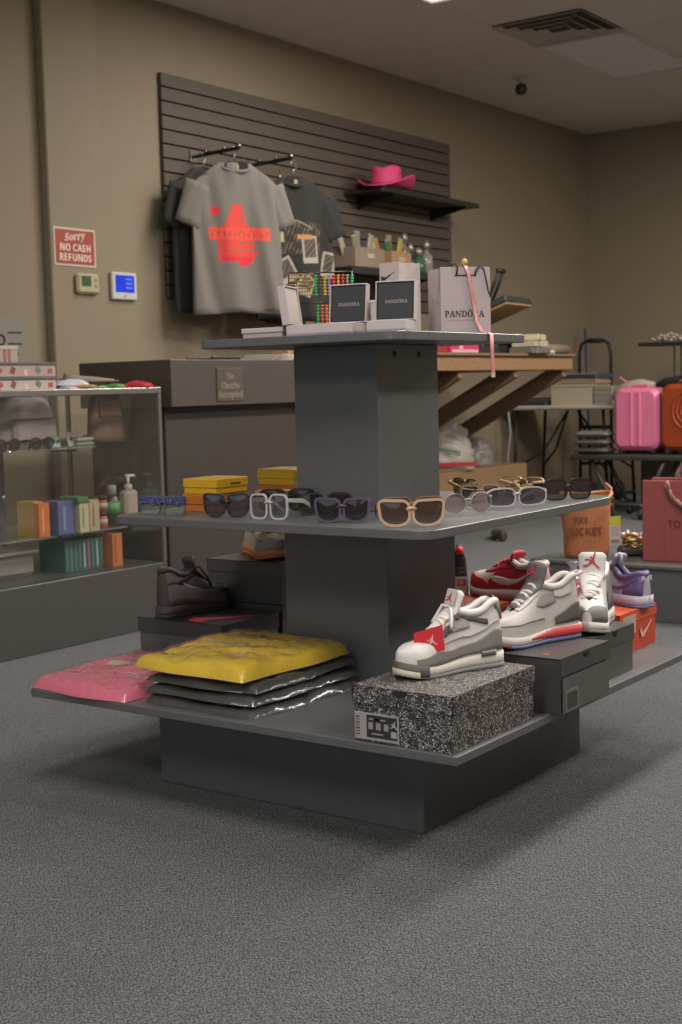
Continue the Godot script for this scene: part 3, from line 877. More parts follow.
	# hat shelf on brackets
	var sh := thing("wall_shelf", "long black shelf on slatwall brackets carrying the pink hat", "shelf", V(fx, 2.22, -5.03))
	part(sh, "board", MB.new().box(V(0.15, 0, 0), V(0.3, 0.022, 1.22), 0.004), M("2b2927", 0.45))
	for k in 2:
		part(sh, "bracket", MB.new().at(Transform3D(Basis(), V(0, -0.011, -0.45 + 0.9 * k))).prism(PackedVector2Array([Vector2(0, 0), Vector2(0.29, 0), Vector2(0.29, -0.015), Vector2(0.06, -0.06), Vector2(0, -0.08)]), -0.004, 0.004), M("232120", 0.5))
	part(sh, "front_lip", MB.new().box(V(0.302, 0.004, 0), V(0.008, 0.034, 1.22), 0.002), M("33302e", 0.4))
	var ht := thing("cowboy_hat", "hot pink cowboy hat with curled brim on the black wall shelf", "hat", V(fx + 0.205, 2.2315, -4.62), 0.35)
	hat(ht)
	ht.scale = Vector3.ONE * 1.22
	# lower shelf with bins and bottles
	var s2 := thing("wall_shelf", "short black shelf below the hat shelf holding bins and bottles", "shelf", V(fx, 1.71, -4.62))
	part(s2, "board", MB.new().box(V(0.15, 0, 0), V(0.3, 0.022, 1.1), 0.004), M("2b2927", 0.45))
	part(s2, "front_lip", MB.new().box(V(0.302, -0.012, 0), V(0.008, 0.045, 1.1), 0.002), M("2b2927", 0.45))
	for k in 2:
		part(s2, "bracket", MB.new().at(Transform3D(Basis(), V(0, -0.011, -0.4 + 0.8 * k))).prism(PackedVector2Array([Vector2(0, 0), Vector2(0.29, 0), Vector2(0.29, -0.015), Vector2(0.06, -0.06), Vector2(0, -0.08)]), -0.004, 0.004), M("232120", 0.5))
	for k in 2:
		var b := thing("storage_bin", ["taupe storage bin crammed with packets on the lower wall shelf", "tan storage bin with red and green packets on the lower wall shelf"][k], "bin", V(-3.0, 1.7215, -4.28 - 0.36 * k))
		var hw := [0.16, 0.11]
		var bm2 := M(["8a7a68", "a5825e"][k], 0.7)
		var w := MB.new()
		w.box(V(0, 0.004, 0), V(0.2, 0.008, hw[k] * 2))
		for q: float in [-1.0, 1.0]:
			w.box(V(q * 0.1, 0.06, 0), V(0.006, 0.12, hw[k] * 2), 0.002)
			w.box(V(0, 0.06, q * hw[k]), V(0.2, 0.12, 0.006), 0.002)
		part(b, "bin_walls", w, bm2)
		part(b, "label_holder", MB.new().box(V(0.105, 0.07, 0), V(0.004, 0.03, 0.07), 0.001), M("b5aa98", 0.5))
		for j in 5:
			var it := thing("snack_packet", "%s packet sticking up out of the %s bin" % [["white", "cream", "grey", "olive", "pale"][j] if k == 0 else ["red", "yellow", "tan", "green", "orange"][j], ["taupe", "tan"][k]], "packet", V(-3.0 + 0.04 * (j % 2), 1.735, -4.28 - 0.36 * k + (j - 2) * 0.055 * (1.0 if k == 0 else 0.7)))
			var pb := MB.new().at(Transform3D(Basis(Vector3.RIGHT, (j - 2) * 0.22), V(0, 0.0, 0)))
			pb.box(V(0, 0.1, 0), V(0.02, 0.16 + 0.03 * (j % 3), 0.05), 0.006)
			part(it, "wrapper", pb, M([["b5aa9a", "9a9080", "8c8478", "7d8060", "a89c8a"], ["a8323a", "a89a3c", "9c7a58", "3f6f4a", "b5744a"]][k][j], 0.4))
			var tp2 := MB.new().at(Transform3D(Basis(Vector3.RIGHT, (j - 2) * 0.22), V(0, 0.0, 0)))
			tp2.box(V(0, 0.185 + 0.015 * (j % 3), 0), V(0.012, 0.012, 0.054), 0.002)
			part(it, "seal", tp2, M("a39b8c", 0.4))
	for a in [["grey perfume bottle with ball cap", -4.83, 0.2, "6b6661", 0.035], ["dark perfume bottle with silver shoulder", -4.9, 0.14, "38383c", 0.035], ["green glass bottle", -5.0, 0.12, "3d6b4c", 0.045], ["tall faceted silver trophy bottle", -5.1, 0.17, "8f887c", 0.045]]:
		var b := thing("bottle", a[0] + " on the lower wall shelf", "bottle", V(-3.0, 1.7215, a[1]))
		var hh: float = a[2]
		var rr_: float = a[4]
		part(b, "bottle_body", MB.new().smooth(true).lathe([Vector2(0, 0), Vector2(rr_, 0), Vector2(rr_, hh * 0.75), Vector2(rr_ * 0.4, hh * 0.9), Vector2(rr_ * 0.4, hh), Vector2(0, hh)], 12), M(a[3], 0.2))
		part(b, "stopper", MB.new().smooth(true).lathe([Vector2(0, hh), Vector2(rr_ * 0.5, hh + 0.004), Vector2(rr_ * 0.7, hh + 0.03), Vector2(rr_ * 0.4, hh + 0.06), Vector2(0, hh + 0.065)], 12), M("9a948a", 0.25, 0.5))

func hat(t: Node3D) -> void:
	var pink := M("de4a80", 0.7)
	var rows := []
	var low := []
	var n := 40
	for k in 7:
		var f := k / 6.0
		var r := []
		var q := []
		for i in n + 1:
			var a := TAU * i / n
			var rx := lerpf(0.085, 0.15, f)
			var rz := lerpf(0.105, 0.21, f)
			var lift := 0.055 * f * f * pow(absf(cos(a)), 3.0) - 0.012 * f * f * pow(absf(sin(a)), 2.0)
			r.append(V(cos(a) * rx, 0.022 + lift, sin(a) * rz))
			q.append(V(cos(a) * rx, 0.017 + lift, sin(a) * rz))
		rows.append(r)
		low.append(q)
	rows.append(low[-1])
	part(t, "brim", MB.new().smooth(true).sheet(rows, true).sheet(low), pink)
	var rings := []
	for k in 10:
		var f := k / 9.0
		var ring := []
		for i in n:
			var a := TAU * i / n
			var s := 1.0 - 0.12 * f - (0.5 if k == 9 else (0.06 if k == 8 else 0.0))
			var dent := 0.02 * maxf(0, f - 0.55) * 2.2 * exp(-pow(absf(cos(a)) * 2.2, 2.0))
			ring.append(V(cos(a) * 0.085 * s, 0.018 + 0.125 * f - dent - (0.018 if k == 9 else 0.0), sin(a) * 0.105 * s))
		rings.append(ring)
	part(t, "crown", MB.new().smooth(true).loft(rings), pink)
	part(t, "hat_band", MB.new().smooth(true).lathe([Vector2(1.0, 0.022), Vector2(1.015, 0.024), Vector2(1.01, 0.038), Vector2(0.99, 0.04)], 40).done(), M("b52a60", 0.6)).scale = V(0.086, 1, 0.106)
	for s: float in [-1.0, 1.0]:
		part(t, "eyelet", MB.new().at(Transform3D(Basis(Vector3.BACK, -PI / 2), V(0.077, 0.085, 0.02 * s))).smooth(true).lathe([Vector2(0, 0), Vector2(0.006, 0), Vector2(0.006, 0.003), Vector2(0, 0.003)], 8), M("6e1f3c", 0.5))

func grey_print() -> StandardMaterial3D:
	# flat print of the shirt front: coral star, tower of broken block strokes, wide bar
	var w := 384
	var h := 480
	var im := Image.create(w, h, false, Image.FORMAT_RGB8)
	im.fill(Color("77716a"))
	var red := Color("e0453c")
	var r := RandomNumberGenerator.new()
	r.seed = 5
	var pts := PackedVector2Array()
	for k in 10:
		var a := -PI / 2 + PI * k / 5
		pts.append(Vector2(114, 154) + Vector2(cos(a), sin(a)) * (24.0 if k % 2 == 0 else 10.0))
	for y in range(120, 182):
		for x in range(86, 142):
			if Geometry2D.is_point_in_polygon(Vector2(x, y), pts): im.set_pixel(x, y, Color("e2303c"))
	for y in range(132, 316):
		var f := (y - 132) / 184.0
		var x0 := int(lerpf(172, 120, minf(1, f * 1.6)))
		var x1 := int(lerpf(205, 248, minf(1, f * 1.6)))
		if y > 280: x1 = 262 - int((y - 280) * 0.6)
		for x in range(x0, x1):
			im.set_pixel(x, y, red)
	# broken strokes cut through the tower
	for k in 46:
		var yy := 138 + (k / 6) * 22 + r.randi() % 5
		var xx := 124 + (k % 6) * 22 + r.randi() % 8
		im.fill_rect(Rect2i(xx, yy, 3 + r.randi() % 12, 3 + r.randi() % 8), Color("77716a"))
	im.fill_rect(Rect2i(92, 206, 208, 40), Color("ea5240"))
	for k in 11:
		im.fill_rect(Rect2i(102 + k * 18, 216 + r.randi() % 4, 4, 20), Color("b8463c"))
		im.fill_rect(Rect2i(108 + k * 18, 214 + (k * 7) % 16, 9, 3), Color("b8463c"))
	for y in range(298, 330):
		for x in range(130, 250 - (y - 298)):
			if y < 316 or x > 190: im.set_pixel(x, y, Color("e2303c"))
	for k in 900:
		im.fill_rect(Rect2i(80 + r.randi() % 230, 120 + r.randi() % 210, 1 + r.randi() % 3, 1 + r.randi() % 2), Color("77716a"))
	return cloth_print(im)

func photo_print() -> StandardMaterial3D:
	var w := 384
	var h := 480
	var im := Image.create(w, h, false, Image.FORMAT_RGB8)
	im.fill(Color("302e2b"))
	for y in range(150, 260):
		for x in range(96, 290):
			if (x * 7 + y * 3) % 97 < 52 and y < 255: im.set_pixel(x, y, Color("6a5f50") if (x / 30 + y / 24) % 2 == 0 else Color("463f38"))
	for a in [[150, 310, 66, 84, 0.45], [242, 240, 66, 92, 0.05], [318, 290, 50, 88, -0.2], [220, 360, 60, 70, -0.5]]:
		for y in range(-70, 70):
			for x in range(-70, 70):
				var p := Vector2(x, y).rotated(a[4])
				var hw: float = a[2] / 2.0
				var hh: float = a[3] / 2.0
				var X: int = a[0] + x
				var Y: int = a[1] + y
				if absf(p.x) < hw and absf(p.y) < hh and X > 0 and X < w and Y > 0 and Y < h:
					var inner := absf(p.x) < hw - 8 and p.y > -hh + 8 and p.y < hh - 20
					im.set_pixel(X, Y, (Color("4a453e") if int(absf(p.x + p.y) / 9) % 2 == 0 else Color("6d6458")) if inner else Color("a89f90"))
	for k in 150:
		im.fill_rect(Rect2i(100 + k, 170 - int(30 * sin(k / 48.0)), 3, 5), Color("8d8478"))
	im.fill_rect(Rect2i(104, 182, 40, 34), Color("b8a078"))
	im.fill_rect(Rect2i(190, 190, 60, 16), Color("b88a58"))
	return cloth_print(im)

func cloth_print(im: Image) -> StandardMaterial3D:
	var m := StandardMaterial3D.new()
	m.albedo_texture = ImageTexture.create_from_image(im)
	m.roughness = 0.95
	return m

# a tee hung flat: local +z is the printed front, turned to face +x
func shirt(label: String, at: Vector3, hw: float, h: float, m: StandardMaterial3D, plain: String, sd: int) -> void:
	var t := thing("t_shirt", label, "shirt", at, PI / 2 - (0.45 if sd % 2 == 1 else 0.0))
	var body := MB.new().smooth(true)
	body.uvbox = Rect2(-hw - 0.06, 0, 2 * hw + 0.12, h)
	var rings := []
	var n := 56
	for k in 26:
		var f := k / 25.0
		var w := hw * (1.0 - 0.06 * f)
		if f > 0.86: w = lerpf(hw * 0.94, hw * 0.36, pow((f - 0.86) / 0.14, 1.0))
		var ring := []
		for i in n:
			var a := TAU * i / n
			var c := cos(a)
			var q := sin(a)
			var x := w * signf(c) * pow(absf(c), 0.75)
			var fold := 0.022 * sin(x * 26.0 + sd * 1.7 + 1.5 * sin(f * 3.0)) * (1.0 - 0.7 * f) + 0.005 * sin(x * 61.0 + f * 9.0 + sd)
			var z := 0.026 * signf(q) * pow(absf(q), 0.5) + fold
			ring.append(V(x, f * h + (0.012 * sin(x * 9.0 + sd) if k == 0 else 0.0), maxf(z, 0.003) if q > 0 else minf(z, -0.003)))
		rings.append(ring)
	body.loft(rings)
	part(t, "shirt_body", body, m)
	var pm := M(plain, 0.95)
	for s: float in [-1.0, 1.0]:
		var sl := []
		for k in 8:
			var f := k / 7.0
			var c := V(s * (hw * 0.80 + f * (hw * 0.27)), h * 0.855 - f * h * 0.27, 0.0)
			var ring := []
			for i in 20:
				var a := TAU * i / 20
				var fo := 0.006 * sin(i * 1.9 + sd + f * 3.0)
				var up := V(s * 0.94, 0.38, 0).normalized()
				ring.append(c + up * cos(a) * (0.074 - 0.002 * f) + V(0, 0, 1) * sin(a) * (0.028 + fo))
			sl.append(ring)
		part(t, "sleeve", MB.new().smooth(true).loft(sl), pm)
	var neck := []
	for i in 18:
		var a := TAU * i / 18
		neck.append(V(cos(a) * hw * 0.33, h * 0.985 - 0.035 * (1.0 if sin(a) > 0 else 0.2) * absf(sin(a)), 0.03 * sin(a)))
	part(t, "collar", MB.new().smooth(true).tube(neck, 0.011, 8, true), pm)
	part(t, "neck_lining", MB.new().at(Transform3D(Basis(), V(0, h * 0.978, 0.024))).prism(rr(hw * 0.5, 0.05, 0.02, 4), 0, 0.004), M("26241f", 0.9))
	part(t, "neck_label", MB.new().box(V(0.0, h * 0.972, 0.029), V(0.022, 0.022, 0.002)), M("a8926a", 0.7))
	var hg := part(t, "hanger", MB.new().smooth(true).tube([V(-hw * 0.75, h * 0.9, 0), V(-0.04, h * 0.99, 0), V(0, h * 1.005, 0), V(0.04, h * 0.99, 0), V(hw * 0.75, h * 0.9, 0)], 0.009, 8), M("2c2a28", 0.4))
	part(hg, "hook", MB.new().smooth(true).tube([V(0, h * 1.0, 0), V(0, h * 1.0 + 0.045, 0), V(0.018, h * 1.0 + 0.062, 0), V(0.012, h * 1.0 + 0.085, 0), V(-0.008, h * 1.0 + 0.09, 0), V(-0.02, h * 1.0 + 0.078, 0)], 0.0035, 6), M("b0aaa0", 0.25, 0.9))

# ---------------------------------------------------------------- back of the room, right
func back_right() -> void:
	var t := thing("folding_table", "off-white plastic folding table with dark metal legs by the wall", "table", V(-2.72, 0, -6.75))
	part(t, "table_top", MB.new().box(V(0, 0.783, 0), V(0.96, 0.034, 0.6), 0.01), M("b8b2a6", 0.5))
	for s: float in [-1.0, 1.0]:
		part(t, "leg_frame", MB.new().smooth(true).tube([V(s * 0.36, 0.765, -0.24), V(s * 0.40, 0.0, -0.24)], 0.013, 8).tube([V(s * 0.36, 0.765, 0.24), V(s * 0.40, 0.0, 0.24)], 0.013, 8).tube([V(s * 0.4, 0.12, -0.24), V(s * 0.4, 0.12, 0.24)], 0.011, 8), M("2f2e2c", 0.45, 0.5))
		part(t, "fold_brace", MB.new().smooth(true).tube([V(s * 0.04, 0.76, 0.0), V(s * 0.2, 0.45, 0.1), V(s * 0.39, 0.3, 0.24)], 0.009, 6).tube([V(s * 0.04, 0.76, 0.0), V(s * 0.2, 0.45, -0.1), V(s * 0.39, 0.3, -0.24)], 0.009, 6), M("2f2e2c", 0.45, 0.5))
	var y := 0.8005
	t = thing("plastic_crate", "cream plastic storage crate on the folding table", "crate", V(-2.62, y, -6.66))
	var w := MB.new()
	w.box(V(0, 0.006, 0), V(0.34, 0.012, 0.28), 0.003)
	for s: float in [-1.0, 1.0]:
		w.box(V(s * 0.168, 0.075, 0), V(0.008, 0.15, 0.28), 0.002).box(V(0, 0.075, s * 0.138), V(0.34, 0.15, 0.008), 0.002)
	part(t, "crate_walls", w, M("b5ab90", 0.5))
	part(t, "crate_rim", MB.new().box(V(0, 0.146, 0.144), V(0.36, 0.014, 0.012), 0.003).box(V(0, 0.146, -0.144), V(0.36, 0.014, 0.012), 0.003).box(V(0.176, 0.146, 0), V(0.012, 0.014, 0.3), 0.003).box(V(-0.176, 0.146, 0), V(0.012, 0.014, 0.3), 0.003), M("c2b89c", 0.5))
	t = thing("document_box", "grey document box beside the cream crate", "box", V(-2.36, y, -6.64))
	part(t, "box_body", MB.new().box(V(0, 0.07, 0), V(0.15, 0.14, 0.26), 0.004), M("8d877b", 0.6))
	for k in 3:
		part(t, "drawer_line", MB.new().box(V(0, 0.03 + 0.04 * k, 0.131), V(0.14, 0.004, 0.002)), M("6a655c", 0.6))
	for k in 2:
		t = thing("flat_tray", ["tan flat tray lying across the cream crate", "navy flat tray lying on the tan tray"][k], "tray", V(-2.6 + 0.04 * k, y + 0.1545 + 0.041 * k, -6.66), -0.1 * k)
		part(t, "tray_body", MB.new().box(V(0, 0.018, 0), V(0.36 - 0.05 * k, 0.036, 0.26), 0.005), M(["9c8468", "3a3f52"][k], 0.6))
		part(t, "tray_edge", MB.new().box(V(0, 0.037, 0.125), V(0.36 - 0.05 * k, 0.006, 0.012), 0.002), M("b0a48f", 0.6))
	t = thing("kitchen_scale", "low dark scale with flat plate on the folding table", "scale", V(-2.95, y, -6.62))
	part(t, "scale_body", MB.new().box(V(0, 0.02, 0), V(0.26, 0.04, 0.24), 0.012), M("35373a", 0.45))
	part(t, "scale_plate", MB.new().box(V(0, 0.052, -0.02), V(0.22, 0.012, 0.18), 0.005), M("4a4d50", 0.35, 0.5))
	t = thing("white_canister", "small white canister at the wall end of the folding table", "canister", V(-3.12, y, -6.6))
	part(t, "can_body", MB.new().smooth(true).lathe([Vector2(0, 0), Vector2(0.04, 0), Vector2(0.042, 0.004), Vector2(0.042, 0.075), Vector2(0, 0.075)], 16), M("b0aaa0", 0.5))
	part(t, "can_lid", MB.new().smooth(true).lathe([Vector2(0, 0.075), Vector2(0.044, 0.075), Vector2(0.044, 0.088), Vector2(0, 0.09)], 16), M("9c968c", 0.5))
	# hand truck and broom behind the table
	t = thing("hand_truck", "upright dark steel hand truck standing behind the folding table", "hand truck", V(-2.86, 0, -7.45))
	part(t, "frame", MB.new().smooth(true).tube([V(-0.14, 0.06, 0), V(-0.14, 1.2, 0), V(-0.12, 1.28, 0), V(-0.07, 1.305, 0), V(0.07, 1.305, 0), V(0.12, 1.28, 0), V(0.14, 1.2, 0), V(0.14, 0.06, 0)], 0.014, 8), M("34302c", 0.4, 0.6))
	part(t, "grip", MB.new().smooth(true).tube([V(-0.06, 1.305, 0), V(0.06, 1.305, 0)], 0.02, 8), M("232120", 0.7))
	for k in 3:
		part(t, "cross_bar", MB.new().box(V(0, 0.3 + 0.3 * k, 0), V(0.28, 0.03, 0.012), 0.003), M("34302c", 0.4, 0.6))
	part(t, "toe_plate", MB.new().box(V(0, 0.008, 0.1), V(0.34, 0.012, 0.2), 0.003), M("34302c", 0.4, 0.6))
	for s: float in [-1.0, 1.0]:
		part(t, "wheel", MB.new().at(Transform3D(Basis(Vector3.BACK, PI / 2), V(s * 0.19, 0.08, -0.03))).smooth(true).lathe([Vector2(0, -0.02), Vector2(0.07, -0.02), Vector2(0.08, -0.012), Vector2(0.08, 0.012), Vector2(0.07, 0.02), Vector2(0, 0.02)], 18), M("232120", 0.8))
	t = thing("broom", "broom with slim blue handle leaning near the wall corner", "broom", V(-3.1, 0, -7.75))
	part(t, "handle", MB.new().smooth(true).tube([V(0.05, 0.12, 0), V(0.0, 1.42, -0.02)], 0.012, 8), M("3d4f6b", 0.5))
	part(t, "head", MB.new().box(V(0.05, 0.07, 0), V(0.16, 0.1, 0.05), 0.01), M("4a5568", 0.8))
	# luggage rack
	var rz := -6.22
	t = thing("luggage_bench", "low grey metal bench on casters carrying the suitcases", "bench", V(-1.98, 0, rz))
	var gm := M("4b4946", 0.45, 0.5)
	part(t, "top_frame", MB.new().box(V(0, 0.43, 0), V(0.86, 0.03, 0.34), 0.005), gm)
	for k in 5:
		part(t, "slat", MB.new().box(V(0, 0.447, -0.14 + 0.07 * k), V(0.84, 0.01, 0.05), 0.002), M("55524e", 0.5, 0.4))
	for s: float in [-1.0, 1.0]:
		part(t, "leg", MB.new().smooth(true).tube([V(s * 0.28, 0.42, 0.13), V(s * 0.12, 0.1, 0.13)], 0.016, 8), gm)
		part(t, "leg", MB.new().smooth(true).tube([V(s * 0.28, 0.42, -0.13), V(s * 0.12, 0.1, -0.13)], 0.016, 8), gm)
		part(t, "stretcher", MB.new().smooth(true).tube([V(s * 0.12, 0.1, -0.2), V(s * 0.12, 0.1, 0.2)], 0.014, 8), gm)
		for q: float in [-1.0, 1.0]:
			part(t, "caster", MB.new().at(Transform3D(Basis(Vector3.BACK, PI / 2), V(s * 0.12, 0.0405, q * 0.18))).smooth(true).lathe([Vector2(0, -0.014), Vector2(0.036, -0.014), Vector2(0.04, -0.008), Vector2(0.04, 0.008), Vector2(0.036, 0.014), Vector2(0, 0.014)], 14), M("242220", 0.6))
	part(t, "cross_rail", MB.new().smooth(true).tube([V(-0.26, 0.1, 0.13), V(0.26, 0.1, 0.13)], 0.014, 8), gm)
	y = 0.4525
	for k in 3:
		var s := thing("folded_scarf", ["grey knitted scarf at the bottom of the folded pile", "mid grey chunky knit scarf in the folded pile", "pale grey knit scarf on top of the folded pile"][k], "scarf", V(-2.28, y + 0.058 * k, -6.2), 0.05 * k)
		var rings := []
		for a in 15:
			var f := a / 14.0 * 2 - 1
			var ring := []
			for i in 24:
				var an := TAU * i / 24
				var sc := pow(maxf(0.02, 1 - pow(absf(f), 6.0)), 0.4)
				ring.append(V(f * 0.125 , 0.026 + 0.026 * sin(an) * sc * (1 + 0.1 * sin(a * 2.2 + i * 0.8 + k)), cos(an) * 0.11 * (0.9 + 0.1 * sc)))
			rings.append(ring)
		part(s, "knit", MB.new().smooth(true).loft(rings), grain(["5e5b57", "6a6762", "75716b"][k], 0.95, 0.06, 0.8, 4.0, 0.1))
		part(s, "fold_line", MB.new().box(V(0, 0.026, 0.107), V(0.22, 0.004, 0.008), 0.001), M("3b3936", 0.9))
	suitcase("small pink hard shell suitcase standing on the metal bench", V(-1.945, y, -6.24), 0.34, 0.44, 0.2, "e07a9a", false)
	suitcase("orange hard shell suitcase with moulded rings on the bench", V(-1.595, y, -6.22), 0.32, 0.46, 0.2, "984322", true)
	t = thing("plush_collar", "cream fluffy collar draped behind the pink suitcase", "collar", V(-2.12, 0.90, -6.42))
	part(t, "fleece", MB.new().smooth(true).tube([V(-0.1, -0.06, 0), V(-0.06, 0.0, 0.02), V(0.02, 0.03, 0.02), V(0.1, 0.045, 0.0), V(0.2, 0.03, 0)], [0.03, 0.04, 0.042, 0.04, 0.03], 10), grain("a59c8c", 0.95, 0.05, 0.4, 3.0, 0.15))
	part(t, "lining", MB.new().box(V(0.05, -0.2, -0.01), V(0.2, 0.42, 0.05), 0.02), M("6d655a", 0.9))
	part(t, "hem", MB.new().box(V(0.05, -0.428, -0.01), V(0.22, 0.04, 0.07), 0.01), M("5d564d", 0.9))
	# dark folded things and a display with rods behind the suitcases
	t = thing("folded_umbrella", "black folded umbrella lying over the suitcases' backs", "umbrella", V(-1.78, 0.945, -6.5), -0.2)
	part(t, "canopy", MB.new().smooth(true).tube([V(-0.22, -0.03, 0), V(-0.1, 0.0, 0), V(0.1, 0.02, 0), V(0.3, 0.03, 0)], [0.012, 0.04, 0.045, 0.03], 9), M("292726", 0.7))
	part(t, "shaft", MB.new().smooth(true).tube([V(-0.34, -0.05, 0), V(-0.2, -0.025, 0)], 0.008, 6), M("3a3633", 0.4, 0.7))
	part(t, "closing_strap", MB.new().smooth(true).tube([V(0.05, 0.015, 0), V(0.075, 0.018, 0)], 0.047, 9), M("1f1d1c", 0.8))
	t = thing("garment_stack", "stack of dark folded garments filling the bench behind the suitcases", "clothing", V(-1.72, 0.0, -6.66))
	part(t, "crate", MB.new().box(V(0, 0.3, 0), V(0.7, 0.6, 0.28), 0.01), M("3a3632", 0.8))
	for k in 4:
		part(t, "folded_garment", MB.new().box(V(0.01 * k, 0.64 + 0.075 * k, 0), V(0.66, 0.072, 0.26), 0.03), M(["3d3a37", "46413c", "37342f", "413b36"][k], 0.95))
	t = thing("jewellery_rack", "tall thin rod rack with black top board holding bead jewellery", "display rack", V(-1.86, 0, -7.05))
	part(t, "top_board", MB.new().box(V(0, 1.243, 0), V(0.78, 0.026, 0.3), 0.004), M("272523", 0.45))
	for k in 2:
		part(t, "rod", MB.new().smooth(true).tube([V(-0.12 + 0.055 * k, 0.02, 0.1), V(-0.12 + 0.055 * k, 1.235, 0.1)], 0.005, 6), M("35312d", 0.4, 0.7))
		part(t, "rod", MB.new().smooth(true).tube([V(0.3 - 0.055 * k, 0.02, -0.1), V(0.3 - 0.055 * k, 1.235, -0.1)], 0.005, 6), M("35312d", 0.4, 0.7))
	part(t, "foot_plate", MB.new().box(V(0.08, 0.01, 0), V(0.6, 0.02, 0.3), 0.004), M("272523", 0.5))
	t = thing("bead_cluster", "heap of pale pearl beads on the black top board", "jewellery", V(-2.02, 1.2565, -6.98))
	var beads := MB.new().smooth(true)
	for k in 60:
		var f := k / 59.0
		var p := V(-0.12 + 0.24 * fposmod(k * 0.618, 1.0), 0.012 + 0.05 * f * (0.4 + 0.6 * sin(PI * fposmod(k * 0.618, 1.0))), 0.06 * sin(k * 1.7))
		beads.lathe([Vector2(0, -0.012), Vector2(0.009, -0.008), Vector2(0.012, 0), Vector2(0.009, 0.008), Vector2(0, 0.012)], 7, p)
	var bs := part(t, "pearl_strand", beads, M("b5ada0", 0.25))
	bs.set_meta("kind", "stuff")
	t = thing("glass_globe", "clear glass globe ornament beside the pearl beads", "ornament", V(-1.76, 1.2565, -6.98))
	part(t, "globe", MB.new().smooth(true).lathe([Vector2(0.03, 0.0), Vector2(0.06, 0.02), Vector2(0.105, 0.08), Vector2(0.12, 0.14), Vector2(0.105, 0.2), Vector2(0.06, 0.245), Vector2(0, 0.26)], 24), G("cfc9bd", 0.3, 0.08))
	part(t, "globe_foot", MB.new().smooth(true).lathe([Vector2(0, 0), Vector2(0.06, 0), Vector2(0.06, 0.01), Vector2(0.03, 0.02), Vector2(0, 0.02)], 18), M("4a453f", 0.4))
	part(t, "globe_finial", MB.new().smooth(true).lathe([Vector2(0, 0.255), Vector2(0.02, 0.26), Vector2(0.012, 0.285), Vector2(0, 0.29)], 12), M("a8a296", 0.3))
	# loose things on the floor
	t = thing("floor_shoe", "dark loafer lying on the carpet in front of the workbench", "shoe", V(-2.2, 0, -4.62), 2.2)
	var rings := []
	for k in 12:
		var f := k / 11.0
		var ring := []
		var ww := 0.046 * pow(maxf(0.02, 1 - pow(absf(f * 2 - 1), 4.0)), 0.5)
		for i in 14:
			var a := TAU * i / 14
			ring.append(V(-0.14 + 0.28 * f, maxf(0.001, 0.03 + 0.035 * sin(a) * (1.1 - 0.35 * f)), cos(a) * ww))
		rings.append(ring)
	part(t, "upper", MB.new().smooth(true).loft(rings), M("2f2927", 0.5))
	part(t, "sole", MB.new().box(V(0, 0.006, 0), V(0.26, 0.012, 0.07), 0.005), M("6b4f45", 0.7))

func suitcase(label: String, at: Vector3, w: float, h: float, d: float, hex: String, rings_on: bool) -> void:
	var t := thing("suitcase", label, "suitcase", at)
	var m := M(hex, 0.3)
	var y0 := 0.03
	var body := MB.new().at(Transform3D(Basis(), V(0, y0 + h / 2, 0)))
	body.prism(rr(w, h, 0.07, 8), -d / 2, d / 2, 0.03)
	part(t, "shell", body, m)
	if rings_on:
		for k in 3:
			var p := []
			for i in 28: p.append(V(0.03 + cos(TAU * i / 28) * (0.035 + 0.03 * k), y0 + h * 0.6 + sin(TAU * i / 28) * (0.045 + 0.04 * k), d / 2 + 0.002))
			part(t, "moulded_ring", MB.new().smooth(true).tube(p, 0.008, 6, true), M(hex, 0.35))
	else:
		for x: float in [-0.03, 0.03]:
			part(t, "moulded_rib", MB.new().box(V(x, y0 + h / 2, d / 2), V(0.024, h * 0.86, 0.012), 0.005), M(hex, 0.35))
		part(t, "side_zip", MB.new().at(Transform3D(Basis(), V(0, y0 + h / 2, 0))).prism(rr(w + 0.008, h + 0.008, 0.073, 8), -0.006, 0.006), M("8f4a62", 0.5))
	part(t, "carry_handle", MB.new().smooth(true).tube([V(-0.06, y0 + h - 0.004, 0), V(-0.05, y0 + h + 0.022, 0), V(0.05, y0 + h + 0.022, 0), V(0.06, y0 + h - 0.004, 0)], 0.009, 8), M(hex, 0.5))
	if not rings_on:
		part(t, "ribbon_tag", MB.new().box(V(-0.075, y0 + h + 0.02, 0.03), V(0.012, 0.05, 0.006), 0.002).at(Transform3D(Basis(Vector3.BACK, 0.95), V(-0.11, y0 + h + 0.052, 0.03))).box(Vector3.ZERO, V(0.012, 0.09, 0.006), 0.002), M("d58a9c", 0.5))
	for sx: float in [-1.0, 1.0]:
		for sz: float in [-1.0, 1.0]:
			part(t, "wheel", MB.new().at(Transform3D(Basis(Vector3.BACK, PI / 2), V(sx * w * 0.36, 0.0205, sz * d * 0.34))).smooth(true).lathe([Vector2(0, -0.012), Vector2(0.018, -0.012), Vector2(0.02, -0.008), Vector2(0.02, 0.008), Vector2(0.018, 0.012), Vector2(0, 0.012)], 12), M("2b2726", 0.6))

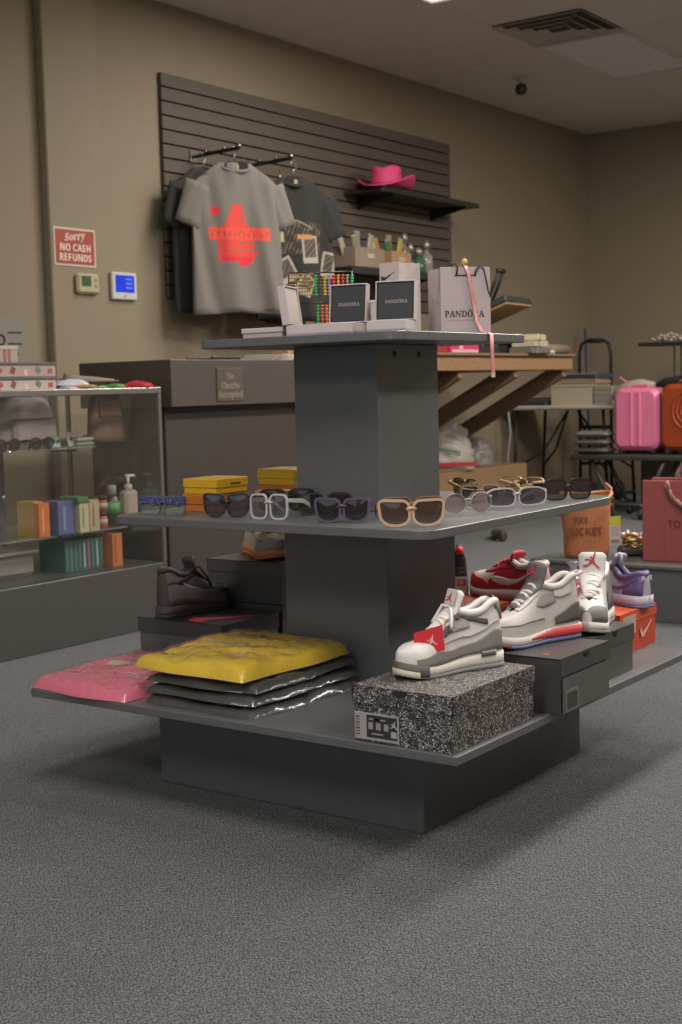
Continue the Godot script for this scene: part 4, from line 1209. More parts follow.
# ---------------------------------------------------------------- low black platform with bags
func platform_things() -> void:
	var t := thing("low_platform", "low black display platform holding the orange and red bags", "platform", V(0.37, 0, -2.75))
	part(t, "platform_box", MB.new().box(V(0, 0.112, 0), V(2.22, 0.224, 0.88), 0.003), laminate())
	part(t, "platform_top", MB.new().box(V(0, 0.2235, 0), V(2.26, 0.017, 0.9), 0.003), laminate())
	var y := 0.2325
	t = thing("bucket_bag", "orange brown leather bucket bag with rolled rim and tag", "bag", V(-0.565, y, -2.44), 0.6)
	var leather := grain("ab6c46", 0.5, 0.2, 0.14, 0.5, 0.04)
	var rings := []
	for k in 16:
		var f := k / 15.0
		var ring := []
		for i in 40:
			var a := TAU * i / 40
			var front := sin(a)
			var hy := 0.26 * f * (1.0 - 0.10 * f * maxf(0, front) + 0.05 * f * absf(cos(a)))
			var r := lerpf(0.094, 0.108, f) * (1.0 + 0.02 * sin(a * 3 + f * 4) * (1 - f) * 2)
			if k == 0: r *= 0.93
			ring.append(V(cos(a) * r, hy, front * r * 0.8))
		rings.append(ring)
	var inner := []
	for i in 40: inner.append(rings[-1][i] * V(0.95, 1, 0.95))
	rings.append(inner)
	for k in 8:
		var f := (k + 1) / 8.0
		var ring := []
		for i in 40: ring.append(V(inner[i].x * (1 - 0.1 * f), lerpf(inner[i].y, 0.01, f), inner[i].z * (1 - 0.1 * f)))
		rings.append(ring)
	part(t, "leather_body", MB.new().smooth(true).loft(rings), leather)
	part(t, "rolled_rim", MB.new().smooth(true).tube(rings[15], 0.008, 8, true), M("b07a52", 0.45))
	part(t, "handle", MB.new().smooth(true).tube([V(0.103, 0.25, 0.0), V(0.11, 0.29, -0.01), V(0.09, 0.31, -0.03), V(0.1, 0.27, -0.04), V(0.104, 0.25, -0.03)], 0.006, 6), M("a8705a", 0.4))
	for k in 2:
		part(t, "ring", MB.new().smooth(true).tube([V(0.108, 0.25, 0.012), V(0.118, 0.24, 0.012), V(0.118, 0.225, 0.012), V(0.108, 0.215, 0.012), V(0.104, 0.225, 0.012), V(0.104, 0.24, 0.012)], 0.0035, 6, true), M("b8a898", 0.25, 0.9))
	var ink := M("6b3a20", 0.6)
	text(t, "lettering", "THE", 0.026, ink, Transform3D(Basis(Vector3.RIGHT, -0.04), V(-0.035, 0.165, 0.0835)), "Droid Sans", true, 0.004)
	text(t, "lettering", "BUCKET", 0.030, ink, Transform3D(Basis(Vector3.RIGHT, -0.04), V(-0.022, 0.118, 0.0815)), "Droid Sans", true, 0.006)
	var tg := part(t, "price_tag", MB.new().box(V(0.112, 0.115, 0.06), V(0.048, 0.12, 0.002), 0.0005), M("b8ad9c", 0.6), "white price tag with yellow top")
	part(tg, "yellow_band", MB.new().box(V(0.112, 0.157, 0.0612), V(0.048, 0.034, 0.001)), M("b5b02c", 0.6))
	part(tg, "pink_patch", MB.new().box(V(0.112, 0.112, 0.0612), V(0.034, 0.042, 0.001)), M("a8949a", 0.6))
	part(tg, "bar_code", MB.new().box(V(0.112, 0.07, 0.0612), V(0.036, 0.016, 0.001)), M("7a7268", 0.6))
	part(tg, "tag_cord", MB.new().smooth(true).tube([V(0.112, 0.175, 0.06), V(0.112, 0.22, 0.03)], 0.0012, 5), M("3a332c", 0.6))
	# bundle of chain necklaces
	t = thing("necklace_bundle", "dark tray with a tangle of gold and silver chains", "jewellery", V(-0.40, y, -2.56), 0.6)
	part(t, "tray", MB.new().box(V(0, 0.02, 0), V(0.13, 0.04, 0.1), 0.012), M("35322f", 0.6))
	for k in 9:
		var p := []
		for i in 24:
			var a := TAU * i / 24
			p.append(V(0.05 * cos(a) * (0.6 + 0.05 * k) + 0.012 * sin(k * 2.0), 0.046 + 0.006 * k * 0.9 + 0.006 * sin(a * 3 + k), 0.035 * sin(a) + 0.01 * cos(k * 1.3)))
		part(t, "chain", MB.new().smooth(true).tube(p, 0.0045, 5, true), M(["b8944c", "b5aa98", "a87c4a"][k % 3], 0.25, 0.8))
	for k in 5:
		part(t, "silver_ball", MB.new().smooth(true).lathe([Vector2(0, -0.013), Vector2(0.009, -0.009), Vector2(0.013, 0), Vector2(0.009, 0.009), Vector2(0, 0.013)], 10, V(-0.05 + 0.026 * k, 0.09 + 0.006 * sin(k * 2.0), 0.02 * cos(k * 1.9))), M("cfc4b4", 0.2, 0.6))
	# red tote
	t = thing("red_tote_bag", "large boxy red tote bag with braided handles", "bag", V(-0.10, y, -2.52), 0.16)
	var red := grain("8f4644", 0.55, 0.3, 0.10, 0.4, 0.04)
	var th := 0.335
	var tw := 0.42
	var td := 0.16
	part(t, "front_panel", MB.new().box(V(0, th / 2, td / 2), V(tw, th, 0.008), 0.003), red)
	part(t, "back_panel", MB.new().box(V(0, th / 2, -td / 2), V(tw, th, 0.008), 0.003), red)
	part(t, "bottom_panel", MB.new().box(V(0, 0.005, 0), V(tw - 0.01, 0.01, td), 0.003), red)
	for s: float in [-1.0, 1.0]:
		part(t, "side_panel", MB.new().box(V(s * (tw / 2 - 0.005), th / 2 - 0.004, 0), V(0.008, th - 0.012, td), 0.003), red)
		var pts := []
		for i in 29:
			var f := i / 28.0
			var a := PI * f
			pts.append(V(0.105 * cos(a), th * 0.97 + (0.09 if s < 0 else -0.1) * sin(a), s * (td / 2 + 0.016)))
		for b in 2:
			var q := []
			for i in 29: q.append(pts[i] + V(0.006 * cos(i * 1.3 + PI * b), 0.006 * sin(i * 1.3 + PI * b), 0.005 * cos(i * 1.3 + PI * b)))
			part(t, "braided_handle", MB.new().smooth(true).tube(q, 0.009, 6), M(["a07470", "8c605c"][b], 0.6))
	var ink2 := M("5c2424", 0.6)
	text(t, "lettering", "THE", 0.028, ink2, Transform3D(Basis(), V(-0.0, 0.205, td / 2 + 0.0045)), "Droid Sans", true)
	text(t, "lettering", "TOTE", 0.032, ink2, Transform3D(Basis(), V(-0.055, 0.155, td / 2 + 0.0045)), "Droid Sans", true)
	for x: float in [-0.12, 0.02]:
		part(t, "crease", MB.new().box(V(x, 0.075, td / 2 + 0.0045), V(0.003, 0.13, 0.0015)), M("823033", 0.6))
	t = thing("grey_shoulder_bag", "small grey quilted bag with silver clasp tucked inside the red tote", "bag", V(-0.02, y + 0.0105, -2.52), 0.3)
	part(t, "bag_body", MB.new().box(V(0, 0.2, 0), V(0.2, 0.39, 0.09), 0.03), M("4a4644", 0.5))
	part(t, "clasp", MB.new().box(V(-0.03, 0.385, 0.046), V(0.06, 0.008, 0.006), 0.002), M("9a958e", 0.25, 0.8))
	part(t, "knotted_strap", MB.new().smooth(true).tube([V(-0.1, 0.3, 0.03), V(-0.13, 0.38, 0.04), V(-0.1, 0.43, 0.04), V(-0.03, 0.44, 0.03), V(0.06, 0.43, 0.02), V(0.1, 0.36, 0.02)], [0.014, 0.018, 0.02, 0.022, 0.02, 0.016], 8), M("776765", 0.7))

# ---------------------------------------------------------------- shoes
# A shoe lies along +x (heel at 0, toe at 1). Its skin is a function of s (along) and a (-1 left sole edge .. 0 ridge .. 1 right sole edge).
class Shoe:
	var L := 0.29
	var hs := []       # ridge heights at ten even stations, heel to toe
	var sole_h := 0.034
	var toe_h := 0.026
	var ws := [0.030, 0.036, 0.037, 0.036, 0.037, 0.041, 0.046, 0.048, 0.044, 0.034]
	func curve(v: Array, s: float) -> float:
		var x: float = clampf(s, 0, 1) * (v.size() - 1)
		var i := mini(int(x), v.size() - 2)
		var f := x - i
		var p0: float = v[maxi(i - 1, 0)]
		var p1: float = v[i]
		var p2: float = v[i + 1]
		var p3: float = v[mini(i + 2, v.size() - 1)]
		return p1 + 0.5 * f * (p2 - p0 + f * (2 * p0 - 5 * p1 + 4 * p2 - p3 + f * (3 * (p1 - p2) + p3 - p0)))
	func ends(s: float) -> float:
		var e := 1.0
		if s < 0.07: e *= sqrt(maxf(0.0, 1 - pow((0.07 - s) / 0.07, 2)))
		if s > 0.84: e *= sqrt(maxf(0.0, 1 - pow((s - 0.84) / 0.16, 2)))
		return e
	func half(s: float) -> float:
		return curve(ws, s) * ends(s)
	func mid(s: float) -> float:
		return 0.006 * sin(PI * s) - 0.004 * s
	func spring(s: float) -> float:
		return 0.012 * pow(maxf(0, (s - 0.72) / 0.28), 2.0)
	func sole_top(s: float) -> float:
		return lerpf(sole_h, toe_h, smoothstep(0.25, 0.75, s)) + spring(s)
	func gap(s: float) -> float:   # half width in a of the mouth and the lacing slit
		if s < 0.03 or s > 0.74: return 0.0
		if s < 0.44:
			return 0.44 * sqrt(maxf(0.0, 1 - pow((s - 0.235) / 0.215, 2.0))) if s < 0.36 else lerpf(0.44 * sqrt(maxf(0.0, 1 - pow((0.36 - 0.235) / 0.215, 2.0))), 0.22, (s - 0.36) / 0.08)
		return 0.22 * pow(maxf(0.0, (0.74 - s) / 0.30), 0.5)
	func skin(s: float, a: float, off := 0.0) -> Vector3:
		var h := curve(hs, s) * (0.55 + 0.45 * ends(s))
		var w := half(s) * 0.965
		var ph := a * PI / 2
		var c := maxf(0.0, cos(ph))
		var n := signf(a)
		var z := n * pow(absf(sin(ph)), 0.75) * w
		var y := pow(c, 0.62) * h
		var up := pow(c, 0.62)
		z *= 1.0 - 0.20 * up * smoothstep(0.75, 0.35, s) - 0.06 * up
		var out := Vector3(0, c * 0.9, n * absf(sin(ph)))
		if s < 0.15: out.x = -(0.15 - s) * 7.0
		if s > 0.8: out.x = (s - 0.8) * 4.0
		out = out.normalized()
		return Vector3(s * L, sole_top(s) - 0.004 + y, mid(s) + z) + out * off
	func lerp_a(s: float, side: float, t: float) -> float:
		return side * lerpf(1.0, gap(s), t)
	func st(i: int, n: int) -> float:   # stations, closer at both ends
		var f := float(i) / n
		return 0.5 - 0.5 * cos(PI * f) if true else f
	func upper() -> MB:
		var mb := MB.new().smooth(true)
		for side: float in [-1.0, 1.0]:
			var rows := []
			for i in 41:
				var s := st(i, 40)
				var r := []
				for j in 13: r.append(skin(s, lerp_a(s, side, j / 12.0)))
				rows.append(r)
			mb.sheet(rows, side < 0)
		return mb
	func lining() -> MB:
		var mb := MB.new().smooth(true)
		for side: float in [-1.0, 1.0]:
			var rows := []
			for i in 25:
				var s := lerpf(0.035, 0.6, i / 24.0)
				var r := []
				for j in 7:
					var p := skin(s, lerp_a(s, side, 1.0 - j / 6.0 * 0.96), -0.006)
					r.append(p)
				rows.append(r)
			mb.sheet(rows, side > 0)
		return mb
	func collar() -> MB:
		var pts := []
		for i in 19: pts.append(skin(lerpf(0.44, 0.032, i / 18.0), -gap(lerpf(0.44, 0.032, i / 18.0)), 0.0))
		for i in range(1, 19): pts.append(skin(lerpf(0.032, 0.44, i / 18.0), gap(lerpf(0.032, 0.44, i / 18.0)), 0.0))
		return MB.new().smooth(true).tube(pts, 0.0095, 10)
	# band of sole between two heights given as fractions of the sole's thickness
	func sole(f0: float, f1: float, grow := 0.0035, s0 := 0.0, s1 := 1.0) -> MB:
		var rings := []
		var n := 34
		for i in n + 1:
			var s := lerpf(s0, s1, st(i, n)) if s0 == 0.0 or s1 == 1.0 else lerpf(s0, s1, float(i) / n)
			var w := half(s) + grow * (0.35 + 0.65 * ends(s))
			var b := spring(s)
			var tpp := sole_top(s)
			var y0 := lerpf(b, tpp, f0)
			var y1 := lerpf(b, tpp, f1)
			var x := s * L + (s - 0.5) * 2.0 * grow
			var m := mid(s)
			rings.append([Vector3(x, y0, m - w * 0.97), Vector3(x, (y0 * 3 + y1) / 4, m - w), Vector3(x, y1, m - w * 0.985), Vector3(x, y1, m), Vector3(x, y1, m + w * 0.985), Vector3(x, (y0 * 3 + y1) / 4, m + w), Vector3(x, y0, m + w * 0.97), Vector3(x, y0, m)])
		return MB.new().smooth(true).loft(rings)
	# raised piece on the skin: stations of [s, a_from, a_to] on one side
	func patch(sts: Array, side: float, off := 0.0025, sub := 5) -> MB:
		var mb := MB.new().smooth(true)
		var rows := []
		for k in sts.size() - 1:
			for q in 4:
				if q == 3 and k < sts.size() - 2: continue
				var f := q / 3.0
				var s: float = lerpf(sts[k][0], sts[k + 1][0], f)
				var a0: float = lerpf(sts[k][1], sts[k + 1][1], f)
				var a1: float = lerpf(sts[k][2], sts[k + 1][2], f)
				var r := [skin(s, side * a0, -0.001)]
				for j in sub + 1: r.append(skin(s, side * lerpf(a0, a1, float(j) / sub), off))
				r.append(skin(s, side * a1, -0.001))
				rows.append(r)
		return mb.sheet(rows, side < 0)
	func tongue_dir(lean: float) -> Vector3:
		return Vector3(-lean, 1, 0).normalized()
	func tongue_root() -> Vector3:
		return skin(0.46, 0.0, 0.004)
	# the tongue: lies under the laces, then stands up clear of the collar
	func tongue(up: float, lean: float, wide := 0.032) -> MB:
		var rings := []
		var d := tongue_dir(lean)
		for k in 16:
			var f := k / 15.0
			var o: Vector3
			var dir: Vector3
			var w: float
			if f < 0.5:
				var s := lerpf(0.71, 0.46, f / 0.5)
				o = skin(s, 0.0, 0.003)
				dir = (skin(s - 0.01, 0.0, 0.003) - o).normalized()
				w = lerpf(0.012, wide * 0.9, f / 0.5)
			else:
				var g := (f - 0.5) / 0.5
				o = tongue_root() + d * (up * g)
				dir = d
				w = wide * (lerpf(0.9, 1.0, g) if g < 0.8 else lerpf(1.0, 0.72, pow((g - 0.8) / 0.2, 2.0)))
			var th := 0.0045 + 0.003 * f - (0.004 if k == 15 else 0.0)
			var nrm := Vector3(dir.y, -dir.x, 0)
			var ring := []
			for i in 16:
				var a := TAU * i / 16
				var zz := signf(cos(a)) * pow(absf(cos(a)), 0.7) * w
				ring.append(o + nrm * (sin(a) * th - 0.008 * pow(zz / wide, 2.0)) + Vector3(0, 0, mid(0.45) + zz))
			rings.append(ring)
		return MB.new().smooth(true).loft(rings)
	# frame on the tongue's outer face, g of the way up its free end
	func tongue_face(g: float, up: float, lean: float) -> Transform3D:
		var d := tongue_dir(lean)
		var n := Vector3(d.y, -d.x, 0)
		return Transform3D(Basis(Vector3(0, 0, -1), d, n), tongue_root() + d * up * g + n * 0.0078 + Vector3(0, 0, mid(0.45)))
	func laces(n: int) -> Array:
		var out := []
		for k in n:
			var s := lerpf(0.68, 0.455, float(k) / (n - 1))
			var g := gap(s) + 0.06
			var s2 := s - 0.018 * (1 if k % 2 == 0 else -1)
			var pts := []
			for j in 7:
				var f := j / 6.0
				var p := skin(lerpf(s, s2, f), lerpf(-g, g, f), 0.005)
				p.y = maxf(p.y, skin(lerpf(s, s2, f), 0.0, 0.0).y + 0.008 * sin(PI * f))
				pts.append(p)
			out.append(MB.new().smooth(true).tube(pts, 0.0042, 6))
		return out

const HIGH := [0.118, 0.130, 0.118, 0.112, 0.110, 0.091, 0.069, 0.057, 0.050, 0.041]
const LOW := [0.068, 0.070, 0.060, 0.060, 0.082, 0.078, 0.064, 0.054, 0.047, 0.040]

# where toe and heel stand on a surface
func place_shoe(called_label: String, toe: Vector2, heel: Vector2, y: float, hs: Array, L := 0.285) -> Array:
	var d := toe - heel
	var t := thing("sneaker", called_label, "shoe", V(0, 0, 0), atan2(-d.y, d.x))
	var k := d.length() / L
	t.position = V(heel.x, y, heel.y)
	t.scale = Vector3.ONE * k
	var sh := Shoe.new()
	sh.L = L
	sh.hs = hs
	return [t, sh]

func jumper(parent: Node, t: Transform3D, size: float, m: Material) -> void:
	# leaping figure emblem, a flat silhouette
	var p := PackedVector2Array([Vector2(-0.02, 0.02), Vector2(0.06, 0.10), Vector2(0.10, 0.22), Vector2(0.14, 0.36), Vector2(0.20, 0.50), Vector2(0.26, 0.50), Vector2(0.22, 0.34), Vector2(0.19, 0.18), Vector2(0.16, 0.02), Vector2(0.24, -0.14), Vector2(0.34, -0.26), Vector2(0.50, -0.40), Vector2(0.44, -0.46), Vector2(0.26, -0.32), Vector2(0.10, -0.16), Vector2(-0.04, -0.22), Vector2(-0.22, -0.34), Vector2(-0.42, -0.36), Vector2(-0.50, -0.28), Vector2(-0.42, -0.26), Vector2(-0.22, -0.22), Vector2(-0.08, -0.10), Vector2(-0.10, 0.0), Vector2(-0.24, 0.04), Vector2(-0.36, 0.0), Vector2(-0.38, 0.05), Vector2(-0.24, 0.11), Vector2(-0.10, 0.09)])
	for i in p.size(): p[i] *= size
	var o := part(parent, "leaping_emblem", MB.new().prism(p, 0, 0.0012), m)
	o.transform = t
	var q := PackedVector2Array()
	for i in 10: q.append(Vector2(0.0, 0.17) * size + Vector2(cos(TAU * i / 10), sin(TAU * i / 10)) * 0.07 * size)
	var o2 := part(parent, "leaping_emblem", MB.new().prism(q, 0, 0.0012), m)
	o2.transform = t

func both(t: Node3D, called: String, sh: Shoe, sts: Array, m: Material, off := 0.0025) -> void:
	for s: float in [-1.0, 1.0]: part(t, called, sh.patch(sts, s, off), m)

func swoosh(t: Node3D, sh: Shoe, m: Material) -> void:
	both(t, "curved_side_mark", sh, [[0.64, 0.74, 0.76], [0.60, 0.74, 0.88], [0.52, 0.80, 0.94], [0.42, 0.86, 0.955], [0.30, 0.84, 0.91], [0.18, 0.74, 0.79], [0.06, 0.60, 0.62]], m, 0.0045)

func low_tier() -> void:
	# ---- shoe boxes
	var speck := speckle()
	var t := shoe_box("black and white speckled shoe box under the grey and white sneaker", V(0.4815, LOW_Y, 0.4325), V(0.239, 0.116, 0.345), speck, speck, 0.036)
	var lb := part(t, "size_label", MB.new().box(V(-0.06, 0.034, 0.1728), V(0.108, 0.056, 0.0012), 0.0003), M("9b9490", 0.55), "printed size sticker")
	part(lb, "dark_field", MB.new().box(V(-0.047, 0.035, 0.1736), V(0.074, 0.046, 0.0006)), M("2c2a29", 0.6))
	for k in 7:
		part(lb, "printed_line", MB.new().box(V(-0.106, 0.016 + 0.006 * k, 0.1736), V(0.010, 0.003 if k % 2 == 0 else 0.0018, 0.0006)), M("4a4644", 0.6))
	for k in 3:
		part(lb, "size_figure", MB.new().box(V(-0.074 + 0.019 * k, 0.036, 0.174), V(0.011, 0.014, 0.0006)), M("8f8984", 0.6))
		part(lb, "printed_line", MB.new().box(V(-0.058, 0.05 - 0.030 * (k % 2), 0.174), V(0.04 - 0.012 * k, 0.003, 0.0006)), M("8f8984", 0.6))
	part(lb, "code_square", MB.new().box(V(-0.018, 0.023, 0.174), V(0.013, 0.013, 0.0006)), M("a39c97", 0.6))
	jumper(lb, Transform3D(Basis(), V(-0.018, 0.043, 0.1738)), 0.018, M("b5aea9", 0.6))
	part(t, "thumb_notch", MB.new().at(Transform3D(Basis(), V(0.0, 0.104, 0.1755))).prism(PackedVector2Array([Vector2(-0.016, 0.012), Vector2(-0.012, 0.002), Vector2(0, -0.003), Vector2(0.012, 0.002), Vector2(0.016, 0.012)]), 0, 0.0006), M("211f1e", 0.9))

	var blk := M("3e3c3b", 0.42)
	t = shoe_box("black shoe box with grey end panel under the red soled sneaker", V(0.4675, LOW_Y, 0.0925), V(0.345, 0.125, 0.245), blk, blk, 0.125)
	part(t, "end_print", MB.new().box(V(0.1735, 0.042, 0), V(0.0008, 0.078, 0.236)), M("565350", 0.45))
	var st := part(t, "size_label", MB.new().box(V(0.1745, 0.028, 0.075), V(0.001, 0.048, 0.062)), M("6d6a66", 0.55))
	part(st, "dark_field", MB.new().box(V(0.1753, 0.028, 0.075), V(0.0006, 0.036, 0.048)), M("3a3836", 0.55))
	part(t, "thumb_notch", MB.new().at(Transform3D(Basis(Vector3.UP, PI / 2), V(0.1748, 0.113, 0.0))).prism(PackedVector2Array([Vector2(-0.012, 0.008), Vector2(-0.008, 0), Vector2(0, -0.004), Vector2(0.008, 0), Vector2(0.012, 0.008)]), 0, 0.0006), M("151414", 0.9))
	part(t, "lid_dot", MB.new().box(V(0.12, 0.1255, 0.09), V(0.014, 0.001, 0.008)), M("b8663c", 0.5))

	var gry := M("504f4a", 0.4)
	t = shoe_box("dark grey shoe box under the white tall tongued sneaker", V(0.407, LOW_Y, -0.1955), V(0.345, 0.117, 0.231), gry, M("464541", 0.42), 0.117)
	part(t, "thumb_notch", MB.new().at(Transform3D(Basis(Vector3.UP, PI / 2), V(0.1748, 0.106, 0.0))).prism(PackedVector2Array([Vector2(-0.013, 0.009), Vector2(-0.009, 0), Vector2(0, -0.005), Vector2(0.009, 0), Vector2(0.013, 0.009)]), 0, 0.0006), M("131212", 0.9))

	var org := M("c2492c", 0.5)
	t = shoe_box("orange red shoe box with white curved mark under the purple sneaker", V(0.318, LOW_Y, -0.549), V(0.342, 0.11, 0.245), org, M("c9532f", 0.5), 0.03)
	var sw := PackedVector2Array([Vector2(-0.036, -0.002), Vector2(-0.030, -0.016), Vector2(-0.020, -0.020), Vector2(-0.004, -0.014), Vector2(0.042, 0.020), Vector2(-0.006, -0.002), Vector2(-0.018, -0.006), Vector2(-0.026, -0.004), Vector2(-0.028, 0.008)])
	part(t, "curved_check_mark", MB.new().at(Transform3D(Basis(Vector3.UP, PI / 2), V(0.1713, 0.05, -0.045))).prism(sw, 0, 0.0008), M("d6b8a8", 0.5))
	part(t, "size_label", MB.new().box(V(0.1713, 0.075, 0.06), V(0.0008, 0.05, 0.08)), M("b0a49a", 0.55))

	t = shoe_box("red and pale printed shoe box under the red sneaker", V(0.0125, LOW_Y, -0.4475), V(0.245, 0.112, 0.345), M("6b4038", 0.5), M("a5584a", 0.5), 0.03)
	for k in 4:
		part(t, "printed_stroke", MB.new().at(Transform3D(Basis(Vector3.UP, 0.5), V(-0.07 + 0.045 * k, 0.1125, 0.08))).box(Vector3.ZERO, V(0.018 + 0.012 * (k % 2), 0.0006, 0.12)), M("a88a80", 0.5))

	t = shoe_box("black shoe box with red corner mark under the black sneaker", V(-0.5325, LOW_Y, 0.0275), V(0.305, 0.103, 0.245), grain("5b5654", 0.7, 0.06, 0.7, 0.0, 0.2), M("434040", 0.4), 0.04)
	part(t, "red_mark", MB.new().at(Transform3D(Basis(Vector3.RIGHT, -PI / 2), V(0.09, 0.1032, 0.03))).prism(PackedVector2Array([Vector2(-0.075, -0.070), Vector2(-0.020, -0.072), Vector2(-0.036, -0.044), Vector2(0.03, 0.055), Vector2(0.034, 0.085), Vector2(-0.055, -0.022), Vector2(-0.09, -0.030)]), 0, 0.0006), M("f03a58", 0.5))
	t = shoe_box("charcoal shoe box, lower of the stack behind the black sneaker", V(-0.5225, LOW_Y, -0.2325), V(0.275, 0.118, 0.235), M("45423f", 0.5), M("45423f", 0.5), 0.035)
	t = shoe_box("charcoal shoe box, upper of the stack below the tan sneaker", V(-0.5225, LOW_Y + 0.1185, -0.2325), V(0.275, 0.118, 0.235), M("494643", 0.45), M("484543", 0.45), 0.035)
	shoes()
	apparel()

func shoe_box(label: String, at: Vector3, s: Vector3, body: Material, lid: Material, lid_h: float) -> Node3D:
	var t := thing("shoe_box", label, "shoe box", at)
	part(t, "box_body", MB.new().box(V(0, s.y / 2 - 0.001, 0), V(s.x - 0.006, s.y - 0.002, s.z - 0.006), 0.001), body)
	if lid_h >= s.y:
		# hinged lid: only a top sheet and tuck edge
		part(t, "lid", MB.new().box(V(0, s.y - 0.001, 0), V(s.x, 0.002, s.z), 0.0005).box(V(s.x / 2 - 0.001, s.y - 0.02, 0), V(0.002, 0.04, s.z), 0.0005), lid)
	else:
		var l := MB.new().box(V(0, s.y - 0.001, 0), V(s.x, 0.002, s.z), 0.0005)
		for q: float in [-1.0, 1.0]:
			l.box(V(q * (s.x / 2 - 0.001), s.y - lid_h / 2, 0), V(0.002, lid_h, s.z), 0.0005)
			l.box(V(0, s.y - lid_h / 2, q * (s.z / 2 - 0.001)), V(s.x, lid_h, 0.002), 0.0005)
		part(t, "lid", l, lid)
	return t

func speckle() -> StandardMaterial3D:
	var n := 256
	var im := Image.create(n, n, false, Image.FORMAT_RGB8)
	var r := RandomNumberGenerator.new()
	r.seed = 21
	im.fill(Color("2a2725"))
	for k in 5600:
		var g := r.randf_range(0.5, 0.95)
		var x := r.randi() % n
		var y := r.randi() % n
		for q in 1 + r.randi() % 7:
			im.set_pixel(posmod(x, n), posmod(y, n), Color(g, g * 0.965, g * 0.955))
			x += r.randi() % 3 - 1
			y += r.randi() % 3 - 1
	for k in 2600:
		im.set_pixel(r.randi() % n, r.randi() % n, Color("1f1c1b"))
	var m := StandardMaterial3D.new()
	m.albedo_texture = ImageTexture.create_from_image(im)
	m.roughness = 0.55
	m.uv1_triplanar = true
	m.uv1_world_triplanar = true
	m.uv1_scale = Vector3.ONE / 0.26
	return m

